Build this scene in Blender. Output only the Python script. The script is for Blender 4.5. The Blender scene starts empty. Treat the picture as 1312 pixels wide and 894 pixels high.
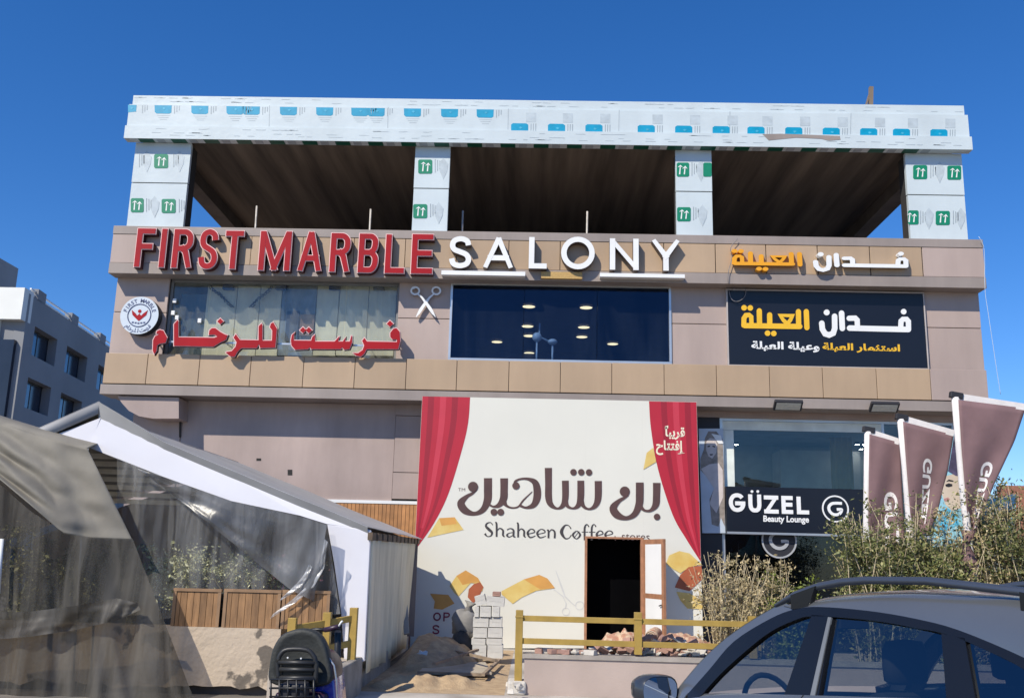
import bpy, bmesh, math, random
from mathutils import Vector, Matrix, noise
S = bpy.context.scene
COL = S.collection
R = math.radians
rnd = random.Random(7)

# ------------------------------------------------------------------ camera, sky, sun, exposure
EYE = Vector((0, 0, 1.75))
FPX, CX, CY = 1240.0, 656.0, 447.0
PITCH, YAW, ROLL = R(12.457), R(-1.536), R(1.434)
_f = Vector((math.sin(YAW)*math.cos(PITCH), math.cos(YAW)*math.cos(PITCH), math.sin(PITCH)))
_r = Vector((math.cos(YAW), -math.sin(YAW), 0)); _u = _r.cross(_f)
CR = _r*math.cos(ROLL) + _u*math.sin(ROLL)
CU = -_r*math.sin(ROLL) + _u*math.cos(ROLL)
cam = bpy.data.cameras.new('camera'); camo = bpy.data.objects.new('camera', cam); COL.objects.link(camo)
m3 = Matrix((CR, CU, -_f)).transposed()
camo.matrix_world = Matrix.Translation(EYE) @ m3.to_4x4()
cam.sensor_width = 36; cam.lens = 36*FPX/1312; cam.clip_end = 5000; cam.clip_start = 0.05
S.camera = camo

SUNDIR = Vector((.443, .582, -.682)).normalized()
world = bpy.data.worlds.new("World"); S.world = world; world.use_nodes = True
wn = world.node_tree
sky = wn.nodes.new('ShaderNodeTexSky'); sky.sky_type = 'NISHITA'; sky.sun_disc = False
sky.sun_elevation = math.asin(-SUNDIR.z); sky.sun_rotation = math.atan2(-SUNDIR.x, -SUNDIR.y)
sky.altitude = 0; sky.air_density = 1.0; sky.dust_density = 0.0; sky.ozone_density = 5.0
bg = wn.nodes['Background']; hs = wn.nodes.new('ShaderNodeHueSaturation'); hs.inputs['Saturation'].default_value = 1.25; hs.inputs['Value'].default_value = 1.0
tn = wn.nodes.new('ShaderNodeVectorMath'); tn.operation = 'MULTIPLY'; tn.inputs[1].default_value = (.90, .95, 1.16)
wn.links.new(sky.outputs[0], hs.inputs['Color']); wn.links.new(hs.outputs[0], tn.inputs[0]); wn.links.new(tn.outputs[0], bg.inputs[0]); bg.inputs[1].default_value = 0.105
sun = bpy.data.lights.new('sun', 'SUN'); sun.energy = 4.3; sun.angle = R(.53); sun.color = (1, .93, .80)
suno = bpy.data.objects.new('sun', sun); COL.objects.link(suno)
suno.rotation_euler = SUNDIR.to_track_quat('-Z', 'Y').to_euler(); suno.location = (-20, -25, 40)
S.view_settings.view_transform = 'Standard'; S.view_settings.look = 'None'
S.view_settings.exposure = 0.27; S.view_settings.gamma = 1; S.view_settings.use_curve_mapping = False

# ------------------------------------------------------------------ unprojection
def ray(px, py):
    return (CR*((px-CX)/FPX) - CU*((py-CY)/FPX) + _f)
def at(px, py, Y):
    d = ray(px, py); return EYE + d*(Y/d.y)
def atz(px, py, z):
    d = ray(px, py); return EYE + d*((z-EYE.z)/d.z)
def onp(px, py, P, n):
    d = ray(px, py); return EYE + d*((P-EYE).dot(n)/d.dot(n))
def rect(xl, xr, yt, yb, Y):
    xm, ym = (xl+xr)/2, (yt+yb)/2
    return at(xl, ym, Y).x, at(xr, ym, Y).x, at(xm, yb, Y).z, at(xm, yt, Y).z

# ------------------------------------------------------------------ materials
MATS = {}
def nd(nt, typ, **kw):
    n = nt.nodes.new(typ)
    for k, v in kw.items(): setattr(n, k, v)
    return n
def mat(name, col, rough=.7, var=.12, scale=3.0, bump=0.0, bscale=40, metal=0.0, spec=.5, island=0.0, col2=None, detail=6, coat=0, thr=None, stretch=None, streak=0.0):
    if name in MATS: return MATS[name]
    m = bpy.data.materials.new(name); m.use_nodes = True; nt = m.node_tree
    p = nt.nodes['Principled BSDF']
    p.inputs['Roughness'].default_value = rough; p.inputs['Metallic'].default_value = metal
    p.inputs['Specular IOR Level'].default_value = spec
    if coat: p.inputs['Coat Weight'].default_value = coat; p.inputs['Coat Roughness'].default_value = .03
    tc = nd(nt, 'ShaderNodeTexCoord'); src = tc.outputs['Object']
    if stretch:
        mp = nd(nt, 'ShaderNodeMapping'); mp.inputs['Scale'].default_value = stretch
        nt.links.new(src, mp.inputs[0]); src = mp.outputs[0]
    nz = nd(nt, 'ShaderNodeTexNoise'); nz.inputs['Scale'].default_value = scale; nz.inputs['Detail'].default_value = detail
    nt.links.new(src, nz.inputs['Vector'])
    c = Vector(col[:3])
    lo = [max(0, x*(1-var)) for x in c]; hi = [min(1, x*(1+var)) for x in c]
    if col2: lo = list(col2[:3]); hi = list(c)
    rp = nd(nt, 'ShaderNodeValToRGB')
    a, b = thr if thr else (.3, .7)
    rp.color_ramp.elements[0].position = a; rp.color_ramp.elements[1].position = b
    rp.color_ramp.elements[0].color = (*lo, 1); rp.color_ramp.elements[1].color = (*hi, 1)
    nt.links.new(nz.outputs[0], rp.inputs[0]); out = rp.outputs[0]
    if streak:
        ms = nd(nt, 'ShaderNodeMapping'); ms.inputs['Scale'].default_value = (.9, .9, .16); nt.links.new(tc.outputs['Object'], ms.inputs[0])
        sn = nd(nt, 'ShaderNodeTexNoise'); sn.inputs['Scale'].default_value = 1.6; sn.inputs['Detail'].default_value = 8; sn.inputs['Roughness'].default_value = .65
        nt.links.new(ms.outputs[0], sn.inputs['Vector'])
        sr = nd(nt, 'ShaderNodeMapRange'); sr.inputs[1].default_value = .3; sr.inputs[2].default_value = .7; sr.inputs[3].default_value = 1-streak; sr.inputs[4].default_value = 1+streak*.6
        nt.links.new(sn.outputs[0], sr.inputs[0])
        sv = nd(nt, 'ShaderNodeVectorMath', operation='SCALE'); nt.links.new(out, sv.inputs[0]); nt.links.new(sr.outputs[0], sv.inputs['Scale']); out = sv.outputs[0]
    if island:
        g = nd(nt, 'ShaderNodeNewGeometry'); mr = nd(nt, 'ShaderNodeMapRange')
        mr.inputs[3].default_value = 1-island; mr.inputs[4].default_value = 1+island
        nt.links.new(g.outputs['Random Per Island'], mr.inputs[0])
        vm = nd(nt, 'ShaderNodeVectorMath', operation='SCALE')
        nt.links.new(out, vm.inputs[0]); nt.links.new(mr.outputs[0], vm.inputs['Scale']); out = vm.outputs[0]
    nt.links.new(out, p.inputs['Base Color'])
    if bump:
        bz = nd(nt, 'ShaderNodeTexNoise'); bz.inputs['Scale'].default_value = bscale; bz.inputs['Detail'].default_value = 5
        nt.links.new(src, bz.inputs['Vector'])
        bp = nd(nt, 'ShaderNodeBump'); bp.inputs['Strength'].default_value = bump; bp.inputs['Distance'].default_value = .02
        nt.links.new(bz.outputs[0], bp.inputs['Height']); nt.links.new(bp.outputs[0], p.inputs['Normal'])
    MATS[name] = m; return m
def emis(name, col, st):
    if name in MATS: return MATS[name]
    m = bpy.data.materials.new(name); m.use_nodes = True
    p = m.node_tree.nodes['Principled BSDF']; p.inputs['Base Color'].default_value = (.8, .8, .8, 1)
    p.inputs['Emission Color'].default_value = (*col, 1); p.inputs['Emission Strength'].default_value = st
    MATS[name] = m; return m
def glass(name, tint, refl=.08, rcol=(1, 1, 1), dif=0.0, dcol=(.8, .8, .8), rough=.0, noisy=0, bump=0, fres=True, trans=.5):
    """thin sheet: transparent tint + reflection + optional milky diffuse/translucent part"""
    if name in MATS: return MATS[name]
    m = bpy.data.materials.new(name); m.use_nodes = True; nt = m.node_tree
    nt.nodes.remove(nt.nodes['Principled BSDF']); out = nt.nodes['Material Output']
    t = nd(nt, 'ShaderNodeBsdfTransparent'); t.inputs[0].default_value = (*tint, 1); sh = t.outputs[0]
    tc = nd(nt, 'ShaderNodeTexCoord')
    nrm = None
    if bump:
        bz = nd(nt, 'ShaderNodeTexNoise'); bz.inputs['Scale'].default_value = 3.5; bz.inputs['Detail'].default_value = 4
        bz.inputs['Distortion'].default_value = 1.5
        nt.links.new(tc.outputs['Object'], bz.inputs['Vector'])
        bp = nd(nt, 'ShaderNodeBump'); bp.inputs['Strength'].default_value = bump; bp.inputs['Distance'].default_value = .1
        nt.links.new(bz.outputs[0], bp.inputs['Height']); nrm = bp.outputs[0]
    if dif:
        d = nd(nt, 'ShaderNodeBsdfDiffuse'); d.inputs[0].default_value = (*dcol, 1)
        tl = nd(nt, 'ShaderNodeBsdfTranslucent'); tl.inputs[0].default_value = (*dcol, 1)
        mx0 = nd(nt, 'ShaderNodeMixShader'); mx0.inputs[0].default_value = trans
        nt.links.new(d.outputs[0], mx0.inputs[1]); nt.links.new(tl.outputs[0], mx0.inputs[2])
        if nrm: nt.links.new(nrm, d.inputs['Normal'])
        mx = nd(nt, 'ShaderNodeMixShader'); mx.inputs[0].default_value = dif
        if noisy:
            nz = nd(nt, 'ShaderNodeTexNoise'); nz.inputs['Scale'].default_value = noisy; nz.inputs['Detail'].default_value = 5; nz.inputs['Distortion'].default_value = 1.0
            mpp = nd(nt, 'ShaderNodeMapping'); mpp.inputs['Scale'].default_value = (2.4, 2.4, .35); mpp.inputs['Rotation'].default_value = (0, R(-14), 0)
            nt.links.new(tc.outputs['Object'], mpp.inputs[0]); nt.links.new(mpp.outputs[0], nz.inputs['Vector'])
            mr = nd(nt, 'ShaderNodeMapRange'); mr.inputs[1].default_value = .35; mr.inputs[2].default_value = .7
            mr.inputs[3].default_value = dif*.25; mr.inputs[4].default_value = min(1, dif*2.2)
            nt.links.new(nz.outputs[0], mr.inputs[0]); nt.links.new(mr.outputs[0], mx.inputs[0])
        nt.links.new(sh, mx.inputs[1]); nt.links.new(mx0.outputs[0], mx.inputs[2]); sh = mx.outputs[0]
    if refl:
        g = nd(nt, 'ShaderNodeBsdfGlossy'); g.inputs[0].default_value = (*rcol, 1); g.inputs['Roughness'].default_value = rough
        if nrm: nt.links.new(nrm, g.inputs['Normal'])
        mx = nd(nt, 'ShaderNodeMixShader'); mx.inputs[0].default_value = refl
        if fres:
            lw = nd(nt, 'ShaderNodeLayerWeight'); lw.inputs[0].default_value = .5
            pw = nd(nt, 'ShaderNodeMath', operation='POWER'); pw.inputs[1].default_value = 5
            mr = nd(nt, 'ShaderNodeMapRange'); mr.inputs[3].default_value = refl; mr.inputs[4].default_value = .9
            nt.links.new(lw.outputs['Facing'], pw.inputs[0]); nt.links.new(pw.outputs[0], mr.inputs[0]); nt.links.new(mr.outputs[0], mx.inputs[0])
        nt.links.new(sh, mx.inputs[1]); nt.links.new(g.outputs[0], mx.inputs[2]); sh = mx.outputs[0]
    nt.links.new(sh, out.inputs[0])
    MATS[name] = m; return m

# ------------------------------------------------------------------ objects
BASE = {}
def tag(o, label=None, cat=None, group=None, kind=None):
    if label: o['label'] = label
    if cat: o['category'] = cat
    if group: o['group'] = group
    if kind: o['kind'] = kind
    return o
def thing(name, label, cat, loc, group=None):
    o = bpy.data.objects.new(name, None); COL.objects.link(o); o.empty_display_size = .2
    o.location = loc; BASE[o] = Vector(loc); return tag(o, label, cat, group)
class MB:
    def __init__(s): s.v = []; s.f = []; s.m = []; s.sm = []
    def add(s, pts, faces, m=0, smooth=False):
        n = len(s.v); s.v += [Vector(p) for p in pts]
        for f in faces: s.f.append([n+i for i in f]); s.m.append(m); s.sm.append(smooth)
    def poly(s, pts, m=0): s.add(pts, [list(range(len(pts)))], m)
    def box(s, x0, x1, y0, y1, z0, z1, m=0):
        p = [(x, y, z) for z in (z0, z1) for y in (y0, y1) for x in (x0, x1)]
        s.add(p, [(0, 2, 3, 1), (4, 5, 7, 6), (0, 1, 5, 4), (2, 6, 7, 3), (0, 4, 6, 2), (1, 3, 7, 5)], m)
    def prism(s, pts, d, m=0, ms=None):
        n = len(pts); d = Vector(d); p = [Vector(q) for q in pts]
        s.add(p+[q+d for q in p], [list(range(n)), list(range(2*n-1, n-1, -1))], m)
        k = len(s.v)-2*n
        for i in range(n):
            j = (i+1) % n; s.f.append([k+i, k+n+i, k+n+j, k+j]); s.m.append(m if ms is None else ms); s.sm.append(False)
    def pxpoly(s, pts, Y, th, m=0, ms=None):
        s.prism([at(x, y, Y) for x, y in pts], (0, th, 0), m, ms)
    def beam(s, a, b, w, h, m=0, up=Vector((0, 0, 1))):
        a = Vector(a); b = Vector(b); t = (b-a).normalized()
        sd = t.cross(up)
        if sd.length < 1e-4: sd = t.cross(Vector((0, 1, 0)))
        sd.normalize(); u = sd.cross(t).normalized()
        p = []
        for q in (a, b):
            for i, j in ((-1, -1), (1, -1), (1, 1), (-1, 1)): p.append(q+sd*(i*w/2)+u*(j*h/2))
        s.add(p, [(3, 2, 1, 0), (4, 5, 6, 7), (0, 1, 5, 4), (1, 2, 6, 5), (2, 3, 7, 6), (3, 0, 4, 7)], m)
    def tube(s, path, rad, n=8, m=0, closed=False, cap=True):
        P = [Vector(p) for p in path]; k = len(P)
        if not isinstance(rad, (list, tuple)): rad = [rad]*k
        ref = Vector((0, 0, 1)); pts = []
        for i in range(k):
            t = (P[(i+1) % k]-P[i-1]) if closed else (P[min(i+1, k-1)]-P[max(i-1, 0)])
            t.normalize()
            a = t.cross(ref)
            if a.length < .15: a = t.cross(Vector((0, 1, 0.1)))
            a.normalize(); b = a.cross(t)
            for j in range(n):
                th = 2*math.pi*j/n; pts.append(P[i]+(a*math.cos(th)+b*math.sin(th))*rad[i])
        fs = []
        for i in range(k if closed else k-1):
            i2 = (i+1) % k
            for j in range(n): fs.append((i*n+j, i*n+(j+1) % n, i2*n+(j+1) % n, i2*n+j))
        s.add(pts, fs, m, True)
        if cap and not closed:
            q = len(s.v)-len(pts)
            s.f += [[q+j for j in range(n)][::-1], [q+(k-1)*n+j for j in range(n)]]; s.m += [m, m]; s.sm += [False, False]
    def grid(s, rows, m=0, smooth=True, wrap=False):
        nr, nc = len(rows), len(rows[0]); pts = [p for r in rows for p in r]
        fs = []
        for i in range(nr-1):
            for j in range(nc if wrap else nc-1):
                j2 = (j+1) % nc
                fs.append((i*nc+j, i*nc+j2, (i+1)*nc+j2, (i+1)*nc+j))
        s.add(pts, fs, m, smooth)
    def ball(s, c, rx, ry, rz, m=0, nu=14, nv=9, jit=0):
        rows = []
        for i in range(nv+1):
            th = math.pi*i/nv; row = []
            for j in range(nu):
                ph = 2*math.pi*j/nu
                d = Vector((math.sin(th)*math.cos(ph), math.sin(th)*math.sin(ph), math.cos(th)))
                k = 1+(noise.noise(d*2+Vector(c))*jit if jit else 0)
                row.append(Vector(c)+Vector((d.x*rx, d.y*ry, d.z*rz))*k)
            rows.append(row)
        s.grid(rows, m, True, True)
    def build(s, name, mats, parent=None, loc=None, label=None, cat=None, group=None, kind=None, fix=True, bevel=0, weld=False):
        me = bpy.data.meshes.new(name)
        if parent is not None:
            r = parent
            while r.parent: r = r.parent
            b = BASE[r]
        else:
            b = Vector(loc) if loc is not None else Vector((0, 0, 0))
        me.from_pydata([tuple(q-b) for q in s.v], [], s.f)
        if not isinstance(mats, (list, tuple)): mats = [mats]
        for q in mats: me.materials.append(q)
        me.polygons.foreach_set('material_index', s.m); me.polygons.foreach_set('use_smooth', s.sm)
        if fix:
            bm = bmesh.new(); bm.from_mesh(me)
            if weld: bmesh.ops.remove_doubles(bm, verts=bm.verts, dist=1e-5)
            bmesh.ops.recalc_face_normals(bm, faces=bm.faces); bm.to_mesh(me); bm.free()
        me.update()
        o = bpy.data.objects.new(name, me); COL.objects.link(o)
        if parent is not None: o.parent = parent
        else: o.location = b; BASE[o] = b
        if bevel:
            md = o.modifiers.new('bevel', 'BEVEL'); md.width = bevel; md.segments = 2; md.limit_method = 'ANGLE'; md.angle_limit = R(50)
        return tag(o, label, cat, group, kind)
def copy_tree(o, parent=None):
    c = o.copy(); COL.objects.link(c)
    if parent is not None: c.parent = parent
    for ch in o.children: copy_tree(ch, c)
    return c

# ------------------------------------------------------------------ 2-D strokes for signs
def smooth_pts(P, closed=False, k=5):
    n = len(P); out = []
    rng = range(n if closed else n-1)
    for i in rng:
        if closed: a, b, c, d = P[i-1], P[i], P[(i+1) % n], P[(i+2) % n]
        else: a, b, c, d = P[max(i-1, 0)], P[i], P[i+1], P[min(i+2, n-1)]
        for j in range(k):
            t = j/k
            out.append(tuple(.5*((2*b[q])+(-a[q]+c[q])*t+(2*a[q]-5*b[q]+4*c[q]-d[q])*t*t+(-a[q]+3*b[q]-3*c[q]+d[q])*t**3) for q in range(len(b))))
    if not closed: out.append(tuple(P[-1]))
    return out
def stroke_outline(P, closed=False, cap='butt', ext=0):
    """P = [(x,y,w)]; returns left,right lists"""
    P = [tuple(p) for p in P]
    if not closed and ext:
        def e(a, b):
            d = Vector((a[0]-b[0], a[1]-b[1])); d.normalize(); return (a[0]+d.x*a[2]/2*ext, a[1]+d.y*a[2]/2*ext, a[2])
        P[0] = e(P[0], P[1]); P[-1] = e(P[-1], P[-2])
    if not closed and cap == 'round':
        def rc(a, b):
            d = Vector((a[0]-b[0], a[1]-b[1])); d.normalize(); h = a[2]/2
            return [(a[0]+d.x*h*c, a[1]+d.y*h*c, a[2]*max(.02, math.sqrt(1-c*c))) for c in (.4, .75, .95, .9999)]
        P = rc(P[0], P[1])[::-1]+P+rc(P[-1], P[-2])
    n = len(P); Lf = []; Rt = []
    for i in range(n):
        p = Vector(P[i][:2]); w = P[i][2]/2
        a = Vector(P[i-1][:2]) if (closed or i > 0) else None
        b = Vector(P[(i+1) % n][:2]) if (closed or i < n-1) else None
        d1 = (p-a).normalized() if a is not None and (p-a).length > 1e-9 else None
        d2 = (b-p).normalized() if b is not None and (b-p).length > 1e-9 else None
        if d1 is None: d1 = d2
        if d2 is None: d2 = d1
        n1 = Vector((-d1.y, d1.x)); n2 = Vector((-d2.y, d2.x)); nn = n1+n2
        if nn.length < 1e-6: nn = n1
        nn.normalize(); k = min(1/max(.2, nn.dot(n1)), 1.6)
        Lf.append(p+nn*w*k); Rt.append(p-nn*w*k)
    return Lf, Rt
def add_stroke(mb, P, fn, Yf, Yb, m=0, ms=None, closed=False, cap='butt', ext=0, clamp=None):
    """fn maps 2-D to world x,z ; front at Yf, back at Yb"""
    Lf, Rt = stroke_outline(P, closed, cap, ext)
    def w(q, Y):
        if clamp: q = Vector((min(max(q.x, clamp[0]), clamp[1]), min(max(q.y, clamp[2]), clamp[3])))
        return fn(q.x, q.y, Y)
    n = len(Lf); pts = []
    for i in range(n): pts += [w(Lf[i], Yf), w(Rt[i], Yf), w(Lf[i], Yb), w(Rt[i], Yb)]
    ff = []; sf = []
    for i in range(n if closed else n-1):
        a = 4*i; b = 4*((i+1) % n)
        ff.append((a, a+1, b+1, b)); sf += [(a+2, a, b, b+2), (a+1, a+3, b+3, b+1)]
    if not closed: sf += [(0, 2, 3, 1), (4*n-4, 4*n-3, 4*n-1, 4*n-2)]
    k = len(mb.v); mb.v += [Vector(p) for p in pts]
    for f in ff: mb.f.append([k+i for i in f]); mb.m.append(m); mb.sm.append(False)
    for f in sf: mb.f.append([k+i for i in f]); mb.m.append(m if ms is None else ms); mb.sm.append(False)
def pxfn(x, y, Y): return at(x, y, Y)
def wfn(x, y, Y): return Vector((x, Y, y))
def poly_offset(P, r):
    n = len(P); A = sum(P[i][0]*P[(i+1) % n][1]-P[(i+1) % n][0]*P[i][1] for i in range(n))
    s = 1 if A > 0 else -1; out = []
    for i in range(n):
        p = Vector(P[i]); a = Vector(P[i-1]); b = Vector(P[(i+1) % n])
        d1 = (p-a).normalized(); d2 = (b-p).normalized()
        n1 = Vector((d1.y, -d1.x))*s; n2 = Vector((d2.y, -d2.x))*s; nn = n1+n2
        if nn.length < 1e-4: nn = n1
        nn.normalize(); k = min(1/max(.3, nn.dot(n1)), 1.8); q = p+nn*r*k; out.append((q.x, q.y))
    return out
def disc(x, y, r, n=18): return [(x+r*math.cos(2*math.pi*i/n), y+r*math.sin(2*math.pi*i/n)) for i in range(n)]
EL = [(.5+.5*math.cos(math.pi/2+2*math.pi*i/28), .5+.5*math.sin(math.pi/2+2*math.pi*i/28)) for i in range(28)]
def sm(P): return smooth_pts(P)
GL = {
 'F': [[(0, 0), (0, 1), (1, 1)], [(0, .54), (.86, .54)]], 'I': [[(.5, 0), (.5, 1)]],
 'R': [[(0, 0), (0, 1)], sm([(0, 1), (.35, 1), (.7, .99), (.94, .9), (1, .76), (.94, .61), (.7, .52), (.35, .5), (0, .5)]), [(.5, .5), (.72, .4), (1, 0)]],
 'S': [sm([(.97, .76), (.88, .92), (.52, 1), (.14, .93), (.02, .76), (.14, .6), (.5, .51), (.86, .41), (1, .24), (.88, .07), (.5, 0), (.12, .07), (0, .26)])],
 'T': [[(0, 1), (1, 1)], [(.5, 0), (.5, 1)]],
 'M': [[(0, 0), (0, 1)], [(1, 0), (1, 1)], [(.04, 1), (.5, 0)], [(.96, 1), (.5, 0)]],
 'A': [[(0, 0), (.47, 1)], [(1, 0), (.53, 1)], [(.17, .3), (.83, .3)]],
 'B': [[(0, 0), (0, 1)], sm([(0, 1), (.35, 1), (.7, .99), (.92, .9), (.95, .77), (.88, .62), (.65, .53), (.35, .52), (0, .52)]), sm([(0, .52), (.4, .52), (.7, .51), (.95, .4), (1, .26), (.92, .1), (.7, .01), (.35, 0), (0, 0)])],
 'L': [[(0, 1), (0, 0), (1, 0)]], 'E': [[(1, 1), (0, 1), (0, 0), (1, 0)], [(0, .52), (.93, .52)]],
 'O': ['c', EL], 'N': [[(0, 0), (0, 1)], [(1, 0), (1, 1)], [(.02, 1), (.98, 0)]],
 'Y': [[(0, 1), (.5, .45)], [(1, 1), (.5, .45)], [(.5, .48), (.5, 0)]],
 'G': [sm([(.9, .82), (.75, .95), (.5, 1), (.22, .93), (.04, .72), (0, .5), (.04, .28), (.22, .07), (.5, 0), (.78, .07), (.95, .25), (1, .44)]), [(.5, .45), (1, .45)]],
 'U': [sm([(0, 1), (0, .75), (0, .4), (.08, .15), (.28, .02), (.5, 0), (.72, .02), (.92, .15), (1, .4), (1, .75), (1, 1)])],
 'Z': [[(0, 1), (1, 1)], [(.95, 1), (.05, 0)], [(0, 0), (1, 0)]], 'P': [[(0, 0), (0, 1)], sm([(0, 1), (.4, 1), (.8, .97), (1, .76), (.8, .53), (.4, .48), (0, .48)])],
 'H': [[(0, 0), (0, 1)], [(1, 0), (1, 1)], [(0, .5), (1, .5)]], 'W': [[(0, 1), (.25, 0)], [(.25, 0), (.5, 1)], [(.5, 1), (.75, 0)], [(.75, 0), (1, 1)]],
}
def glyph(mb, ch, box, w, Yf, Yb, m=0, ms=None, grow=0, fn=wfn):
    x0, x1, z0, z1 = box; x0 -= grow; x1 += grow; z0 -= grow; z1 += grow; w = w+2*grow
    h = w/2; G = GL[ch]; closed = False
    if G[0] == 'c': closed = True; G = G[1:]
    if ch == 'I': x0 = (x0+x1)/2-h; x1 = x0+2*h
    for i, st in enumerate(G):
        P = [(x0+h+(x1-x0-2*h)*a, z0+h+(z1-z0-2*h)*b, w) for a, b in st]
        add_stroke(mb, P, fn, Yf+.0015*i, Yb, m, ms, closed, 'butt', 0 if closed else (.98 if len(st) < 5 else .0 if ch in 'SG' else .98), (x0, x1, z0, z1))
FONT = {}
def font_faces(s, off=0.0):
    if (s, off) in FONT: return FONT[(s, off)]
    c = bpy.data.curves.new('text', 'FONT'); c.body = s; c.size = 1; c.offset = off; c.resolution_u = 4
    o = bpy.data.objects.new('text', c); COL.objects.link(o)
    dg = bpy.context.evaluated_depsgraph_get(); me = bpy.data.meshes.new_from_object(o.evaluated_get(dg))
    vs = [(v.co.x, v.co.y) for v in me.vertices]; fs = [list(p.vertices) for p in me.polygons]
    bpy.data.objects.remove(o); bpy.data.curves.remove(c); bpy.data.meshes.remove(me)
    FONT[(s, off)] = (vs, fs); return vs, fs
def rtl(s): return "".join(reversed(s))
def text_box(mb, s, fn, m=0, off=0.0):
    """fn maps unit box (0..1, 0..1 up) to world"""
    vs, fs = font_faces(s, off)
    xs = [v[0] for v in vs]; ys = [v[1] for v in vs]; a, b, c, d = min(xs), max(xs), min(ys), max(ys)
    mb.add([fn((x-a)/(b-a), (y-c)/(d-c)) for x, y in vs], fs, m)
def text_px(mb, s, x0, x1, yt, yb, Y, m=0, off=0.0, lean=0.0):
    sl = .022
    text_box(mb, s, lambda u, v: at(x0+(x1-x0)*u+lean*(v-.5)*(yb-yt), yb+(yt-yb)*v+(u-.5)*(x1-x0)*sl, Y), m, off)

# ------------------------------------------------------------------ palette
M = dict(
 mauve=mat('mauve_cladding', (.41, .318, .278), .5, .07, .5, .05, 3, island=.06, streak=.10),
 mauve2=mat('mauve_plaster', (.39, .305, .275), .8, .10, .7, .15, 60, streak=.14),
 tan=mat('tan_cladding', (.42, .298, .19), .45, .06, .8, .05, 3, island=.08, streak=.09),
 grey=mat('taupe_trim', (.30, .25, .222), .5, .08, .8, streak=.14),
 dark=mat('dark_gap', (.03, .028, .027), .9),
 film=mat('white_film', (.56, .625, .645), .35, .05, 1.2, .2, 6, streak=.05),
 filmline=mat('film_grey_print', (.34, .39, .42), .4, .1, 8),
 blue=mat('film_blue_print', (.0, .29, .48), .4, .1, 8),
 green=mat('film_green_print', (.005, .21, .11), .4, .1, 8),
 wht=mat('white_paint', (.78, .78, .77), .45, .04, 2),
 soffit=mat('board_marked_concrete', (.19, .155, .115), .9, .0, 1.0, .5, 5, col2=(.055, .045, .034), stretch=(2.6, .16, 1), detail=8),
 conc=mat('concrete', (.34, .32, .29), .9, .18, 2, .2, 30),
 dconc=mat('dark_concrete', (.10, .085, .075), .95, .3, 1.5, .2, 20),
 red=mat('red_acrylic', (.34, .006, .010), .4, .12, 1.5, spec=.25),
 rim=mat('pale_rim', (.75, .50, .48), .5, .05, 2),
 redshade=mat('shaded_red_return', (.07, .012, .014), .6),  # red letter sides, with shade put into the colour
 sidedark=mat('dark_return', (.12, .09, .08), .6),  # plain dark brown for the sides of the white letters
 gold=mat('gold_plaque', (.50, .32, .10), .45, .25, 40),
 orange=mat('orange_acrylic', (.78, .34, .01), .4, .05, 2),
 black=mat('black_sign', (.005, .006, .012), .35, .1, 1),
 alu=mat('aluminium', (.55, .56, .57), .35, .05, 3, metal=.7),
 ink=mat('black_ink', (.02, .02, .025), .6),
)

# ------------------------------------------------------------------ ground
g = MB(); g.grid([[Vector((x*30, y*30-60, 0)) for x in range(-14, 15)] for y in range(0, 16)], 0, False)
g.build('street', mat('dusty_asphalt', (.20, .175, .145), .95, .0, .8, .3, 60, col2=(.11, .10, .09)), kind='structure')
f = MB()
p = [at(420, 900, 12.2), at(690, 905, 12.2)]
f.box(-2.30, 3.6, 12.0, 21.25, 0.0, .045); f.build('pavement', mat('dusty_concrete_paving', (.50, .46, .41), .9, .0, 1.2, .25, 30, col2=(.30, .265, .225), thr=(.35, .62)), kind='structure')
f = MB(); f.box(3.6, 14.5, 13.75, 21.25, 0.0, .08); f.build('terrace', mat('terrace_tiles', (.36, .30, .25), .85, .15, 2, .1, 30), kind='structure')

# ------------------------------------------------------------------ main building
BX = thing('commercial_building', 'three storey mauve and tan shop building with open unfinished top floor', 'building', (0, 21, 0))
fx0, fx1, _, _ = rect(141, 1261, 297, 360, 20.5)
lx0, lx1, _, _ = rect(131.5, 1265, 462, 515, 20.7)
wx0, wx1, _, _ = rect(145, 1256, 362, 450, 20.87)
def z_at(y, Y, x=700): return at(x, y, Y).z
# canopy
zt, z1, z2, zb = z_at(129, 20.6), z_at(140, 20.55), z_at(167.5, 20.5), z_at(183, 20.45)
cx0 = at(165, 140, 20.55).x; cx1 = at(1241, 160, 20.55).x
cm = MB()
cm.box(cx0+.05, cx1-.05, 20.60, 33, z1+.01, zt, 0)
cm.box(cx0+.07, cx1-.07, 20.66, 32.9, z2-.05, z1+.015, 3)
cm.box(cx0, cx1, 20.55, 20.74, z2+.01, z1-.012, 0)
cm.box(cx0-.02, cx1+.03, 20.51, 20.74, zb, z2-.004, 0)
sq = [168, 209, 256, 301, 322, 369.6, 416, 461, 482, 528.5, 576, 621.6]
for i, x in enumerate(sq):
    y = 134.2+ (x-168)*.0128
    cm.pxpoly([(x-11, y+.3), (x+11, y+.55), (x+10.6, y+9.6), (x+8, y+11.2), (x-8.5, y+10.9), (x-10.8, y+9)] if i else [(x-4, y+.3), (x+7, y+.55), (x+6.4, y+9), (x-4, y+10)], 20.547, .006, 1)
    cm.pxpoly([(x-1, y+4), (x+1, y+3), (x+3, y+4.2), (x+1, y+6.2)], 20.543, .003, 5)
    for k in range(3): cm.pxpoly([(x+14+3*k, y+1), (x+15.3+3*k, y+1), (x+15+3*k, y+11-2*k), (x+13.8+3*k, y+11-2*k)], 20.547, .006, 2)
    for k in range(3 if i else 0): cm.pxpoly([(x-8+2*k, y+13+2.5*k), (x+9-2*k, y+13.2+2.5*k), (x+9-2*k, y+14+2.5*k), (x-8+2*k, y+13.8+2.5*k)], 20.547, .006, 6)
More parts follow.
